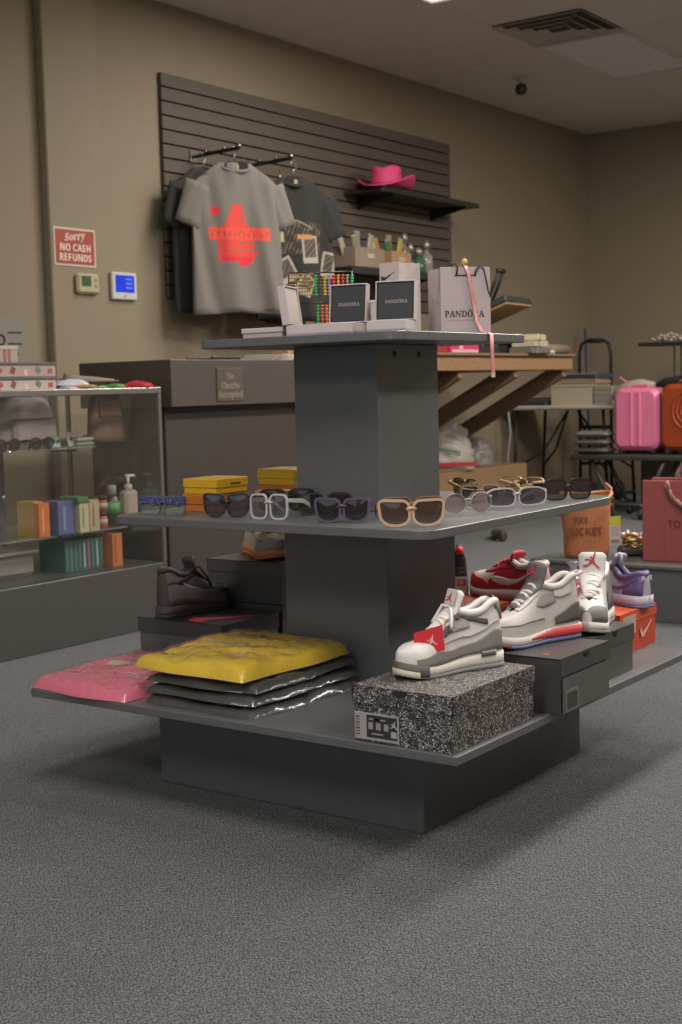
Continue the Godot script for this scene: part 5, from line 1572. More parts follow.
func shoes() -> void:
	var white := M("cfcac6", 0.5)
	var off := M("bdb6b0", 0.55)
	var gy := M("7d7a77", 0.6)
	var dk := M("4c4947", 0.6)
	# ---- grey and white mid-top on the speckled box
	var a := place_shoe("white and grey mid-top sneaker with red hang tag on the speckled box", Vector2(0.416, 0.520), Vector2(0.519, 0.274), LOW_Y + 0.1165, HIGH)
	var t: Node3D = a[0]
	var sh: Shoe = a[1]
	part(t, "upper", sh.upper(), white)
	part(t, "lining", sh.lining(), M("a8a39f", 0.8))
	part(t, "collar", sh.collar(), white)
	part(t, "outsole", sh.sole(0.0, 0.3), gy)
	part(t, "midsole", sh.sole(0.28, 1.0, 0.003), off)
	part(t, "toe_bumper", sh.sole(0.1, 1.15, 0.0045, 0.80, 1.0), dk)
	part(t, "toe_cap_sole", sh.sole(0.0, 0.55, 0.0055, 0.88, 1.0), M("b5ad9c", 0.6))
	both(t, "mudguard", sh, [[0.90, 0.86, 0.99], [0.78, 0.80, 0.99], [0.70, 0.74, 0.99], [0.64, 0.84, 0.99], [0.54, 0.90, 0.99], [0.40, 0.91, 0.99], [0.28, 0.90, 0.99]], gy)
	both(t, "heel_panel", sh, [[0.34, 0.92, 0.99], [0.24, 0.88, 0.99], [0.12, 0.82, 0.99], [0.03, 0.80, 0.99]], gy, 0.0024)
	both(t, "quarter_seam", sh, [[0.62, 0.70, 0.72], [0.5, 0.78, 0.80], [0.36, 0.82, 0.84], [0.2, 0.78, 0.80], [0.06, 0.7, 0.72]], M("a39e9a", 0.6), 0.003)
	both(t, "mesh_window", sh, [[0.55, 0.42, 0.62], [0.47, 0.40, 0.70], [0.40, 0.46, 0.72], [0.35, 0.52, 0.70]], M("a19c99", 0.8), 0.002)
	both(t, "wing_strap", sh, [[0.45, 0.32, 0.42], [0.36, 0.48, 0.56], [0.26, 0.58, 0.66], [0.18, 0.66, 0.74]], dk, 0.005)
	both(t, "lace_wing", sh, [[0.62, 0.40, 0.56], [0.585, 0.36, 0.60], [0.55, 0.40, 0.54]], dk, 0.007)
	both(t, "lace_wing", sh, [[0.48, 0.30, 0.44], [0.45, 0.28, 0.50], [0.42, 0.34, 0.46]], dk, 0.007)
	part(t, "heel_tab", sh.patch([[0.09, 0.0, 0.5], [0.05, 0.0, 0.55], [0.02, 0.0, 0.6]], 1.0, 0.006), gy)
	part(t, "heel_tab", sh.patch([[0.09, 0.0, 0.5], [0.05, 0.0, 0.55], [0.02, 0.0, 0.6]], -1.0, 0.006), gy)
	for s: float in [-1.0, 1.0]:
		part(t, "air_window", sh.patch([[0.27, 0.985, 1.06], [0.2, 0.985, 1.08], [0.13, 0.985, 1.06]], s, 0.006), M("6a6764", 0.3))
	var tg := part(t, "tongue", sh.tongue(0.046, 0.35, 0.030), white)
	for l in sh.laces(6): part(t, "lace", l, M("d2cdc9", 0.7))
	var wl := M("d2cdc9", 0.7)
	part(t, "lace_bow", MB.new().smooth(true).tube([sh.skin(0.47, 0, 0.012), sh.skin(0.52, -0.25, 0.024), sh.skin(0.57, -0.5, 0.022), sh.skin(0.56, -0.6, 0.012), sh.skin(0.51, -0.3, 0.010)], 0.0042, 6), wl)
	part(t, "lace_bow", MB.new().smooth(true).tube([sh.skin(0.47, 0, 0.012), sh.skin(0.49, 0.2, 0.022), sh.skin(0.52, 0.42, 0.016), sh.skin(0.57, 0.4, 0.010)], 0.0042, 6), wl)
	var tf := sh.tongue_face(0.6, 0.046, 0.35)
	part(tg, "tongue_label", MB.new().at(tf).box(V(0.002, 0, -0.0006), V(0.036, 0.036, 0.0016), 0.0005), M("c2b6b5", 0.6))
	jumper(tg, tf * Transform3D(Basis(), V(0.0, -0.002, 0.0004)), 0.024, M("a83a40", 0.6))
	# red swing tag hanging in front of the laces on the inner side
	var tw := Transform3D(t.basis.orthonormalized().inverse() * Basis(Vector3.UP, 0.5) * Basis(Vector3.BACK, 0.2) * Basis(Vector3.RIGHT, -0.1), t.transform.affine_inverse() * V(0.462, 0.449, 0.470))
	var ht := part(t, "hang_tag", MB.new().at(tw).prism(PackedVector2Array([Vector2(-0.040, -0.030), Vector2(0.034, -0.026), Vector2(0.040, 0.030), Vector2(-0.026, 0.024)]), -0.001, 0.001), M("c4222e", 0.45), "red cardboard hang tag with pale emblem")
	jumper(ht, tw * Transform3D(Basis(), V(0.008, 0.0, 0.001)), 0.026, M("d8a8a4", 0.5))
	part(ht, "tag_cord", MB.new().smooth(true).tube([tw * V(0.02, 0.024, 0), sh.skin(0.62, -0.3, 0.012), sh.skin(0.56, -0.2, 0.008)], 0.0015, 5), M("c9b98f", 0.6))

	# ---- red soled white high-top on the black box
	a = place_shoe("white sneaker with red midsole and grey tongue on the black box", Vector2(0.452, 0.202), Vector2(0.540, -0.058), LOW_Y + 0.1265, HIGH)
	t = a[0]; sh = a[1]
	var lea := M("b9b2ad", 0.5)
	part(t, "upper", sh.upper(), lea)
	part(t, "lining", sh.lining(), M("5c5856", 0.8))
	part(t, "collar", sh.collar(), lea)
	part(t, "outsole", sh.sole(0.0, 0.28), M("5a6a92", 0.35))
	part(t, "midsole", sh.sole(0.26, 1.0, 0.003), off)
	part(t, "red_midsole", sh.sole(0.30, 0.98, 0.005, 0.0, 0.34), M("b83a42", 0.5))
	for k in 5:
		var q0 := 0.34 + 0.06 * k
		part(t, "red_midsole_wave", sh.sole(0.30 + 0.06 * k, 0.98 - 0.05 * k, 0.0048, q0 - 0.001, q0 + 0.061), M("b83a42", 0.5))
	part(t, "red_toe_edge", sh.sole(0.05, 0.26, 0.0045, 0.88, 1.0), M("8f3138", 0.5))
	both(t, "heel_cradle", sh, [[0.34, 0.93, 0.985], [0.22, 0.88, 0.985], [0.1, 0.82, 0.985], [0.03, 0.8, 0.985]], M("5a5754", 0.5), 0.003)
	both(t, "mesh_window", sh, [[0.53, 0.58, 0.66], [0.46, 0.50, 0.78], [0.38, 0.48, 0.78], [0.31, 0.54, 0.74]], M("8e8985", 0.85), 0.002)
	both(t, "side_seam", sh, [[0.94, 0.70, 0.72], [0.8, 0.72, 0.74], [0.68, 0.76, 0.78], [0.58, 0.84, 0.86], [0.46, 0.90, 0.92]], M("8f8985", 0.6), 0.003)
	both(t, "ankle_panel", sh, [[0.32, 0.50, 0.66], [0.24, 0.52, 0.70], [0.14, 0.52, 0.70]], off, 0.004)
	part(t, "heel_emblem", sh.patch([[0.16, 0.60, 0.66], [0.12, 0.58, 0.68], [0.09, 0.60, 0.66]], 1.0, 0.006), M("8a2f33", 0.5))
	both(t, "eyestay", sh, [[0.72, 0.06, 0.24], [0.6, 0.18, 0.36], [0.48, 0.26, 0.44]], M("c4beb9", 0.5), 0.003)
	tg = part(t, "tongue", sh.tongue(0.052, 0.22, 0.034), M("5e5b5b", 0.6), "grey tongue")
	jumper(tg, sh.tongue_face(0.58, 0.052, 0.22), 0.036, M("c23a55", 0.5))
	for l in sh.laces(6): part(t, "lace", l, M("cac4bf", 0.7))
	part(t, "heel_loop", MB.new().smooth(true).tube([sh.skin(0.04, 0.2, 0.004), sh.skin(0.02, 0.1, 0.03), sh.skin(0.02, -0.1, 0.03), sh.skin(0.04, -0.2, 0.004)], 0.005, 6), lea)

	# ---- white sneaker, toe to the camera, on the grey box
	a = place_shoe("white sneaker with tall emblem tongue and elephant print toe", Vector2(0.553, -0.088), Vector2(0.478, -0.345), LOW_Y + 0.1175, HIGH)
	t = a[0]; sh = a[1]
	part(t, "upper", sh.upper(), white)
	part(t, "lining", sh.lining(), M("a8a39f", 0.8))
	part(t, "collar", sh.collar(), white)
	part(t, "outsole", sh.sole(0.0, 0.3), gy)
	part(t, "midsole", sh.sole(0.28, 1.0, 0.003), off)
	var eleph := grain("6f6b68", 0.6, 0.05, 1.2, 1.0, 0.12)
	both(t, "toe_overlay", sh, [[0.99, 0.0, 0.98], [0.94, 0.12, 0.98], [0.86, 0.34, 0.99], [0.76, 0.62, 0.99], [0.66, 0.78, 0.99], [0.58, 0.9, 0.99]], eleph)
	both(t, "heel_overlay", sh, [[0.34, 0.8, 0.99], [0.24, 0.6, 0.99], [0.12, 0.5, 0.99], [0.04, 0.5, 0.99]], eleph)
	both(t, "eyestay", sh, [[0.72, 0.06, 0.24], [0.6, 0.18, 0.36], [0.48, 0.26, 0.44]], M("d6d1cd", 0.5), 0.003)
	both(t, "eyelet_ring", sh, [[0.66, 0.20, 0.27], [0.645, 0.19, 0.28], [0.63, 0.20, 0.27]], M("8a3f40", 0.5), 0.006)
	both(t, "eyelet_ring", sh, [[0.58, 0.26, 0.33], [0.565, 0.25, 0.34], [0.55, 0.26, 0.33]], M("8a3f40", 0.5), 0.006)
	tg = part(t, "tongue", sh.tongue(0.056, 0.2, 0.038), M("d0ccc9", 0.5))
	jumper(tg, sh.tongue_face(0.6, 0.056, 0.2), 0.046, M("a8323c", 0.5))
	for l in sh.laces(6): part(t, "lace", l, M("d6d1cd", 0.7))

	# ---- purple low-top seen from the heel
	a = place_shoe("purple and lilac grey low-top sneaker seen from its heel", Vector2(0.250, -0.665), Vector2(0.505, -0.575), LOW_Y + 0.1105, LOW)
	t = a[0]; sh = a[1]
	var pur := M("5a4e78", 0.5)
	part(t, "upper", sh.upper(), M("a39fa9", 0.55))
	part(t, "lining", sh.lining(), M("4a3c70", 0.8))
	part(t, "collar", sh.collar(), pur)
	part(t, "outsole", sh.sole(0.0, 0.25), M("5c5c86", 0.4))
	part(t, "midsole", sh.sole(0.24, 1.0, 0.003), M("a9a0ae", 0.5))
	both(t, "heel_overlay", sh, [[0.24, 0.72, 0.99], [0.14, 0.5, 0.99], [0.06, 0.42, 0.99], [0.015, 0.40, 0.99]], pur)
	both(t, "toe_overlay", sh, [[0.99, 0.0, 0.98], [0.92, 0.36, 0.98], [0.82, 0.6, 0.99], [0.70, 0.8, 0.99]], pur)
	both(t, "collar_band", sh, [[0.4, 0.42, 0.56], [0.26, 0.52, 0.68], [0.1, 0.44, 0.6], [0.03, 0.2, 0.4]], M("665c86", 0.5), 0.003)
	swoosh(t, sh, pur)
	part(t, "tongue", sh.tongue(0.035, 0.5, 0.028), M("9c98a8", 0.6))
	for l in sh.laces(6): part(t, "lace", l, M("b5b0b8", 0.7))
	text(t, "lettering", "NIKE", 0.013, M("c8c4cc", 0.5), Transform3D(Basis(Vector3.UP, -PI / 2), V(0.005, 0.084, sh.mid(0.0))), "Droid Sans", true, 0.003)
	part(t, "pull_loop", MB.new().smooth(true).tube([sh.skin(0.38, 0, 0.01), sh.skin(0.38, 0, 0.01) + V(0.0, 0.035, 0.0), sh.skin(0.38, 0, 0.01) + V(0.008, 0.036, 0)], 0.006, 6), M("b0aab4", 0.6))

	# ---- red sneaker in plastic behind
	a = place_shoe("red and white low-top sneaker with curved side mark", Vector2(-0.03, -0.575), Vector2(0.245, -0.50), LOW_Y + 0.1125, [0.082, 0.088, 0.082, 0.078, 0.084, 0.078, 0.064, 0.054, 0.047, 0.040])
	t = a[0]; sh = a[1]
	var red := M("a8282f", 0.5)
	part(t, "upper", sh.upper(), M("c4b5ae", 0.55))
	part(t, "lining", sh.lining(), M("8f2a2e", 0.8))
	part(t, "collar", sh.collar(), M("c9bab4", 0.55))
	part(t, "outsole", sh.sole(0.0, 0.25), M("8f3434", 0.5))
	part(t, "midsole", sh.sole(0.24, 1.0, 0.003), M("b5a39c", 0.5))
	both(t, "heel_overlay", sh, [[0.34, 0.56, 0.99], [0.2, 0.55, 0.99], [0.08, 0.4, 0.99], [0.02, 0.38, 0.99]], red)
	both(t, "toe_overlay", sh, [[0.995, 0.0, 0.98], [0.93, 0.30, 0.98], [0.84, 0.60, 0.99], [0.74, 0.72, 0.99], [0.66, 0.9, 0.99]], red)
	both(t, "eyestay", sh, [[0.76, 0.06, 0.34], [0.62, 0.22, 0.52], [0.46, 0.28, 0.60], [0.36, 0.5, 0.64]], red)
	both(t, "quarter_panel", sh, [[0.68, 0.86, 0.99], [0.58, 0.5, 0.99], [0.44, 0.56, 0.99], [0.32, 0.56, 0.99]], red, 0.002)
	swoosh(t, sh, M("c9b8b0", 0.5))
	part(t, "tongue", sh.tongue(0.026, 0.5, 0.03), M("b53840", 0.6))
	for l in sh.laces(6): part(t, "lace", l, M("b53840", 0.7))
	t = thing("shoe_cleaner_bottle", "slim dark cleaner bottle marked 23 with a red ball cap", "bottle", V(-0.066, LOW_Y + 0.1125, -0.548), 0.6)
	part(t, "bottle_body", MB.new().smooth(true).loft([rect_ring(0.05, 0.034, 0.0), rect_ring(0.05, 0.034, 0.02), rect_ring(0.04, 0.03, 0.1), rect_ring(0.02, 0.024, 0.135), rect_ring(0.014, 0.02, 0.145)]), M("332f2e", 0.4))
	part(t, "white_label", MB.new().at(Transform3D(Basis(Vector3.RIGHT, -0.03), V(0, 0.028, 0.0175))).box(Vector3.ZERO, V(0.042, 0.05, 0.0012)), M("b0a0a0", 0.5))
	text(t, "lettering", "23", 0.018, M("8a2a36", 0.5), Transform3D(Basis(Vector3.RIGHT, -0.03), V(0.004, 0.036, 0.0186)), "Droid Serif", true, 0.001)
	part(t, "red_cap", MB.new().smooth(true).lathe([Vector2(0, 0.118), Vector2(0.009, 0.12), Vector2(0.013, 0.13), Vector2(0.009, 0.14), Vector2(0, 0.142)], 12, V(0.0, 0, 0.02)), M("d8304c", 0.4))
	for k in 4:
		part(t, "grip_line", MB.new().box(V(0.004, 0.066 + 0.012 * k, 0.017 - 0.0012 * k), V(0.016, 0.004, 0.001)), M("6a6462", 0.5))
	t = thing("paper_bundle", "clear film wrapped pink and red tissue behind the red sneaker", "tissue", V(0.33, LOW_Y + 0.1105, -0.485), 0.3)
	crumple(t, "tissue", 0.11, 0.08, 0.1, "c23a50")
	part(t, "clear_film", MB.new().smooth(true).lathe([Vector2(0.06, 0.0), Vector2(0.068, 0.03), Vector2(0.065, 0.07), Vector2(0.04, 0.095), Vector2(0.0, 0.1)], 14), G("d8dcdc", 0.18, 0.12))
	part(t, "twist", MB.new().smooth(true).lathe([Vector2(0, 0.092), Vector2(0.012, 0.098), Vector2(0.008, 0.11), Vector2(0.02, 0.125), Vector2(0, 0.125)], 9), G("d8dcdc", 0.3, 0.12))

	# ---- black mid-top on the left box
	a = place_shoe("matte black mid-top sneaker with loose laces on the black box", Vector2(-0.582, -0.112), Vector2(-0.612, 0.138), LOW_Y + 0.1040, HIGH)
	t = a[0]; sh = a[1]
	var bk := M("3b3633", 0.65)
	part(t, "upper", sh.upper(), bk)
	part(t, "lining", sh.lining(), M("1f1c1b", 0.8))
	part(t, "collar", sh.collar(), M("332e2c", 0.6))
	part(t, "outsole", sh.sole(0.0, 0.3), M("393534", 0.6))
	part(t, "midsole", sh.sole(0.28, 1.0, 0.003), M("45403e", 0.6))
	both(t, "mudguard", sh, [[0.86, 0.78, 0.98], [0.76, 0.72, 0.99], [0.68, 0.66, 0.99], [0.60, 0.74, 0.99], [0.52, 0.80, 0.99], [0.40, 0.78, 0.99], [0.28, 0.70, 0.99], [0.05, 0.7, 0.99]], M("675e5a", 0.7))
	both(t, "heel_overlay", sh, [[0.26, 0.5, 0.74], [0.14, 0.44, 0.74], [0.05, 0.4, 0.74]], M("564e4b", 0.7), 0.003)
	both(t, "wing_strap", sh, [[0.45, 0.32, 0.42], [0.36, 0.48, 0.56], [0.26, 0.58, 0.66], [0.18, 0.66, 0.74]], M("211e1d", 0.5), 0.005)
	tg = part(t, "tongue", sh.tongue(0.04, 0.35, 0.03), M("332e2c", 0.6))
	part(tg, "tongue_tip", MB.new().at(sh.tongue_face(0.9, 0.04, 0.35)).box(V(0, 0, -0.006), V(0.05, 0.014, 0.014), 0.005), M("3a3432", 0.6))
	for l in sh.laces(6): part(t, "lace", l, M("262221", 0.7))
	part(t, "lace_bow", MB.new().smooth(true).tube([sh.skin(0.46, 0, 0.01), sh.skin(0.52, 0.2, 0.026), sh.skin(0.58, 0.45, 0.018), sh.skin(0.62, 0.65, 0.008)], 0.005, 6), M("262221", 0.7))
	both(t, "toe_cap", sh, [[0.99, 0.0, 0.7], [0.94, 0.0, 0.6], [0.88, 0.0, 0.45]], M("8a8274", 0.7), 0.002)

	# ---- tan and orange runner on the charcoal stack
	a = place_shoe("cream and grey runner with orange sole on the charcoal stack", Vector2(-0.425, -0.155), Vector2(-0.64, -0.30), LOW_Y + 0.2375, LOW)
	t = a[0]; sh = a[1]
	part(t, "upper", sh.upper(), M("a89a84", 0.7))
	part(t, "lining", sh.lining(), M("6a6055", 0.8))
	part(t, "collar", sh.collar(), M("948872", 0.7))
	part(t, "outsole", sh.sole(0.0, 0.4), M("a8623c", 0.6))
	part(t, "midsole", sh.sole(0.38, 1.0, 0.003), M("b87a52", 0.6))
	both(t, "toe_overlay", sh, [[0.995, 0.1, 0.98], [0.93, 0.4, 0.98], [0.84, 0.66, 0.99], [0.7, 0.84, 0.99]], M("8f8a86", 0.7))
	both(t, "side_wave", sh, [[0.86, 0.60, 0.66], [0.7, 0.66, 0.74], [0.56, 0.56, 0.66], [0.4, 0.6, 0.72]], M("7d7874", 0.7), 0.003)
	part(t, "tongue", sh.tongue(0.045, 0.5, 0.028), M("b0a38c", 0.7))
	for l in sh.laces(6): part(t, "lace", l, M("bdb09a", 0.7))
	t = thing("silica_pouch", "small red paper pouch lying beside the shoe box stack", "pouch", V(-0.355, LOW_Y, -0.14), 0.4)
	packet(t, 0.06, 0.04, 0.016, "a8452f")

func rect_ring(w: float, d: float, y: float) -> Array:
	var r := []
	for p in rr(w, d, minf(w, d) * 0.3, 4): r.append(V(p.x, y, p.y))
	return r

# ---------------------------------------------------------------- bagged shirts
func apparel() -> void:
	bagged("pink tee in a crinkled clear bag at the shelf corner", V(-0.447, LOW_Y + 0.0005, 0.395), 0.345, 0.44, 0.034, "c95f78", -0.03, 1)
	for k in 3:
		bagged(["black tee in a clear bag at the bottom of the yellow topped pile", "black tee in a clear bag in the middle of the yellow topped pile", "black tee in a clear bag right under the yellow shirt"][k], V(-0.085 - 0.006 * k, LOW_Y + 0.0005 + 0.0262 * k, 0.385 - 0.004 * k), 0.345, 0.40, 0.022, "2b2826", 0.03 * (k - 1), 5 + k)
	bagged("golden yellow tee in a clear bag on top of the black pile", V(-0.115, LOW_Y + 0.0795, 0.378), 0.36, 0.41, 0.038, "c4a208", -0.05, 9)

func bag_height(x: float, z: float, e: float, h: float, sd: int) -> float:
	var k1 := fnl.get_noise_3d(x * 5 + sd * 13.0, 0, z * 5)
	var rn := fnl.get_noise_3d(x * 5 + sd * 7.0, 5, z * 8)
	var ridge := 1.1 - 2.0 * sqrt(rn * rn + 0.02)
	var k2 := fnl.get_noise_3d(x * 20 + sd * 5.0, 3, z * 20)
	return clampf((h * (0.66 + 0.30 * k1) + h * 0.30 * ridge + h * 0.05 * k2), 0.0, h) * e

func bagged(label: String, at: Vector3, w: float, d: float, h: float, hex: String, turn: float, sd: int) -> void:
	var t := thing("bagged_shirt", label, "shirt", at, turn)
	var cloth := grain(hex, 0.75, 0.25, 0.10, 0.5, 0.05)
	for layer in 2:
		var grow := 0.0 if layer == 0 else 0.008
		var top := []
		var bot := []
		var n := 40 if layer == 0 else 60
		for i in n + 1:
			var r := []
			var q := []
			for j in n + 1:
				var u := float(i) / n * 2 - 1
				var v := float(j) / n * 2 - 1
				var e := pow(maxf(0.0, 1 - pow(absf(u), 14.0)), 0.5) * pow(maxf(0.0, 1 - pow(absf(v), 14.0)), 0.5)
				var x := u * (w / 2 + grow) * (1 - 0.04 * v * v + 0.02 * sin(v * 5 + sd))
				var z := v * (d / 2 + grow) * (1 - 0.04 * u * u + 0.02 * sin(u * 4 + sd))
				var yy := bag_height(x, z, e, h, sd)
				if layer == 1:
					var k3 := maxf(0.0, 1.0 - 3.0 * absf(fnl.get_noise_3d(x * 24 + sd * 3.0, 9, z * 15)))
					yy += 0.0022 + (0.0035 * k3 + 0.0015 * fnl.get_noise_3d(x * 70, sd, z * 70)) * e
				r.append(V(x, maxf(yy, 0.0008), z))
				q.append(V(x, 0.0002 if layer == 1 else 0.0006, z))
			top.append(r)
			bot.append(q)
		if layer == 0:
			part(t, "folded_cloth", MB.new().smooth(true).sheet(top).sheet(bot, true), cloth)
			var nk := []
			for i in 20:
				var an := PI * i / 19
				var p := V(0.062 * cos(an), 0, -d * 0.34 + 0.05 * sin(an))
				nk.append(p + V(0, bag_height(p.x, p.z, 1.0, h, sd) + 0.0005, 0))
			part(t, "collar", MB.new().smooth(true).tube(nk, 0.004, 6), cloth)
			for k in 2:
				var c := V(-0.07 + 0.13 * k, 0, -0.02 + 0.1 * k)
				var rows := []
				for i in 7:
					var r := []
					for j in 4:
						var p := c + Basis(Vector3.UP, 0.35 - 0.9 * k) * V((i / 6.0 - 0.5) * (0.1 - 0.05 * k), 0, (j / 3.0 - 0.5) * 0.026)
						r.append(p + V(0, bag_height(p.x, p.z, 1.0, h, sd) + 0.0012, 0))
					rows.append(r)
				part(t, "size_sticker", MB.new().smooth(true).sheet(rows), M("b0a892", 0.5))
		else:
			part(t, "plastic_bag", MB.new().smooth(true).sheet(top), G("e4e6e6", 0.03, 0.16))

# ---------------------------------------------------------------- eyewear
func lens_loop(style: String, w: float, h: float, side: float) -> PackedVector2Array:
	var p := PackedVector2Array()
	var n := 32
	for i in n:
		var a := TAU * i / n
		var c := cos(a)
		var s := sin(a)
		var ex := 0.62
		var ey := 0.62
		if style == "round":
			ex = 1.0
			ey = 1.0
		elif style == "rect":
			ex = 0.42
			ey = 0.42
		elif style == "butterfly" or style == "cat":
			ex = 0.5 if s > 0 else 0.85
			ey = 0.45 if s > 0 else 0.8
		elif style == "shield":
			ex = 0.5
		var x := signf(c) * pow(absf(c), ex) * w / 2
		var y := signf(s) * pow(absf(s), ey) * h / 2
		var o := c * side   # 1 at the outer side
		if style == "cat" or style == "butterfly":
			y += 0.10 * h * maxf(0, o) * maxf(0, s)
			x += side * 0.16 * w * maxf(0, s) * maxf(0, o)
			x -= side * 0.05 * w * maxf(0, -s)
		elif style == "rect":
			x *= 1.0 - 0.10 * maxf(0, -s)
		elif style == "shield":
			y -= 0.15 * h * maxf(0, o) * maxf(0, s)
			y += 0.12 * h * maxf(0, o) * maxf(0, -s)
		p.append(Vector2(x, y + h / 2))
	return p

func eyewear(label: String, at: Vector3, turn: float, style: String, w: float, h: float, frame: String, lens: String, alpha: float, rim: float, group := "", temple := "", closed := false) -> Node3D:
	var t := thing("sunglasses", label, "glasses", at, turn, group)
	var fm := M(frame, 0.3)
	var tm := M(temple if temple else frame, 0.3)
	var gap := 0.014
	var off := w / 2 + gap / 2
	var fr := MB.new()
	for side: float in [-1.0, 1.0]:
		var lp := lens_loop(style, w, h, side)
		var n := lp.size()
		var outp := PackedVector2Array()
		for i in n:
			var d0 := (lp[i] - lp[(i - 1 + n) % n]).normalized()
			var d1 := (lp[(i + 1) % n] - lp[i]).normalized()
			var nn := Vector2(d0.y, -d0.x) + Vector2(d1.y, -d1.x)
			outp.append(lp[i] + nn.normalized() * rim)
		# gently wrapped front: outer side swept back
		for i in n:
			var j := (i + 1) % n
			var q := []
			for pp: Vector2 in [lp[i], lp[j], outp[j], outp[i]]:
				q.append(V(side * off + pp.x, pp.y + rim, -0.9 * pow(pp.x * side + w / 2, 2.0)))
			var zf := V(0, 0, 0.0022)
			fr.quad(q[0] + zf, q[1] + zf, q[2] + zf, q[3] + zf)
			fr.quad(q[3] - zf, q[2] - zf, q[1] - zf, q[0] - zf)
			fr.quad(q[3] + zf, q[2] + zf, q[2] - zf, q[3] - zf)
			fr.quad(q[1] + zf, q[0] + zf, q[0] - zf, q[1] - zf)
		var lz := MB.new().smooth(true)
		for i in n:
			var j := (i + 1) % n
			var c := V(side * off, h / 2 + rim, -0.9 * pow(w / 2, 2.0) + 0.002)
			lz.tri(c, V(side * off + lp[i].x, lp[i].y + rim, -0.9 * pow(lp[i].x * side + w / 2, 2.0)), V(side * off + lp[j].x, lp[j].y + rim, -0.9 * pow(lp[j].x * side + w / 2, 2.0)))
		part(t, "lens", lz, G(lens, alpha, 0.06))
	# bridge
	fr.smooth(true).tube([V(-gap * 0.75, h * 0.66 + rim, 0), V(0, h * 0.72 + rim, 0.002), V(gap * 0.75, h * 0.66 + rim, 0)], maxf(rim * 0.75, 0.0022), 6)
	part(t, "frame_front", fr, fm)
	var hx := w + gap / 2 + rim * 0.6
	for side: float in [-1.0, 1.0]:
		var y := h * (0.86 if style in ["cat", "butterfly"] else 0.78) + rim
		var z0 := -0.9 * w * w
		if closed:
			# arms folded flat behind the lenses
			part(t, "temple_arm", MB.new().smooth(true).tube([V(side * hx, y, z0), V(side * hx * 0.9, y, z0 - 0.014 - 0.005 * side), V(side * hx * 0.2, y - 0.006, z0 - 0.018 - 0.005 * side), V(-side * hx * 0.7, y - 0.016, z0 - 0.016 - 0.005 * side)], [0.004, 0.005, 0.0045, 0.003], 6), tm)
			continue
		var pts := [V(side * hx, y, z0 + 0.002), V(side * (hx + 0.003), y, z0 - 0.012), V(side * (hx + 0.002), y - 0.006, z0 - 0.07), V(side * (hx - 0.004), y - 0.018, z0 - 0.105), V(side * (hx - 0.008), 0.004, z0 - 0.135)]
		var rings := []
		for k in pts.size():
			var th: float = [0.0035, 0.0045, 0.0055, 0.005, 0.004][k] * (1.0 if rim > 0.0025 else 0.6)
			var c: Vector3 = pts[k]
			rings.append([c + V(-0.0016, -th, 0), c + V(0.0016, -th, 0), c + V(0.0016, th, 0), c + V(-0.0016, th, 0)])
		part(t, "temple_arm", MB.new().loft(rings), tm)
	for side: float in [-1.0, 1.0]:
		part(t, "nose_pad", MB.new().smooth(true).lathe([Vector2(0, -0.005), Vector2(0.002, -0.003), Vector2(0.002, 0.003), Vector2(0, 0.005)], 6, V(side * gap * 0.45, h * 0.45 + rim, -0.005)), M("a8a098", 0.3))
	return t

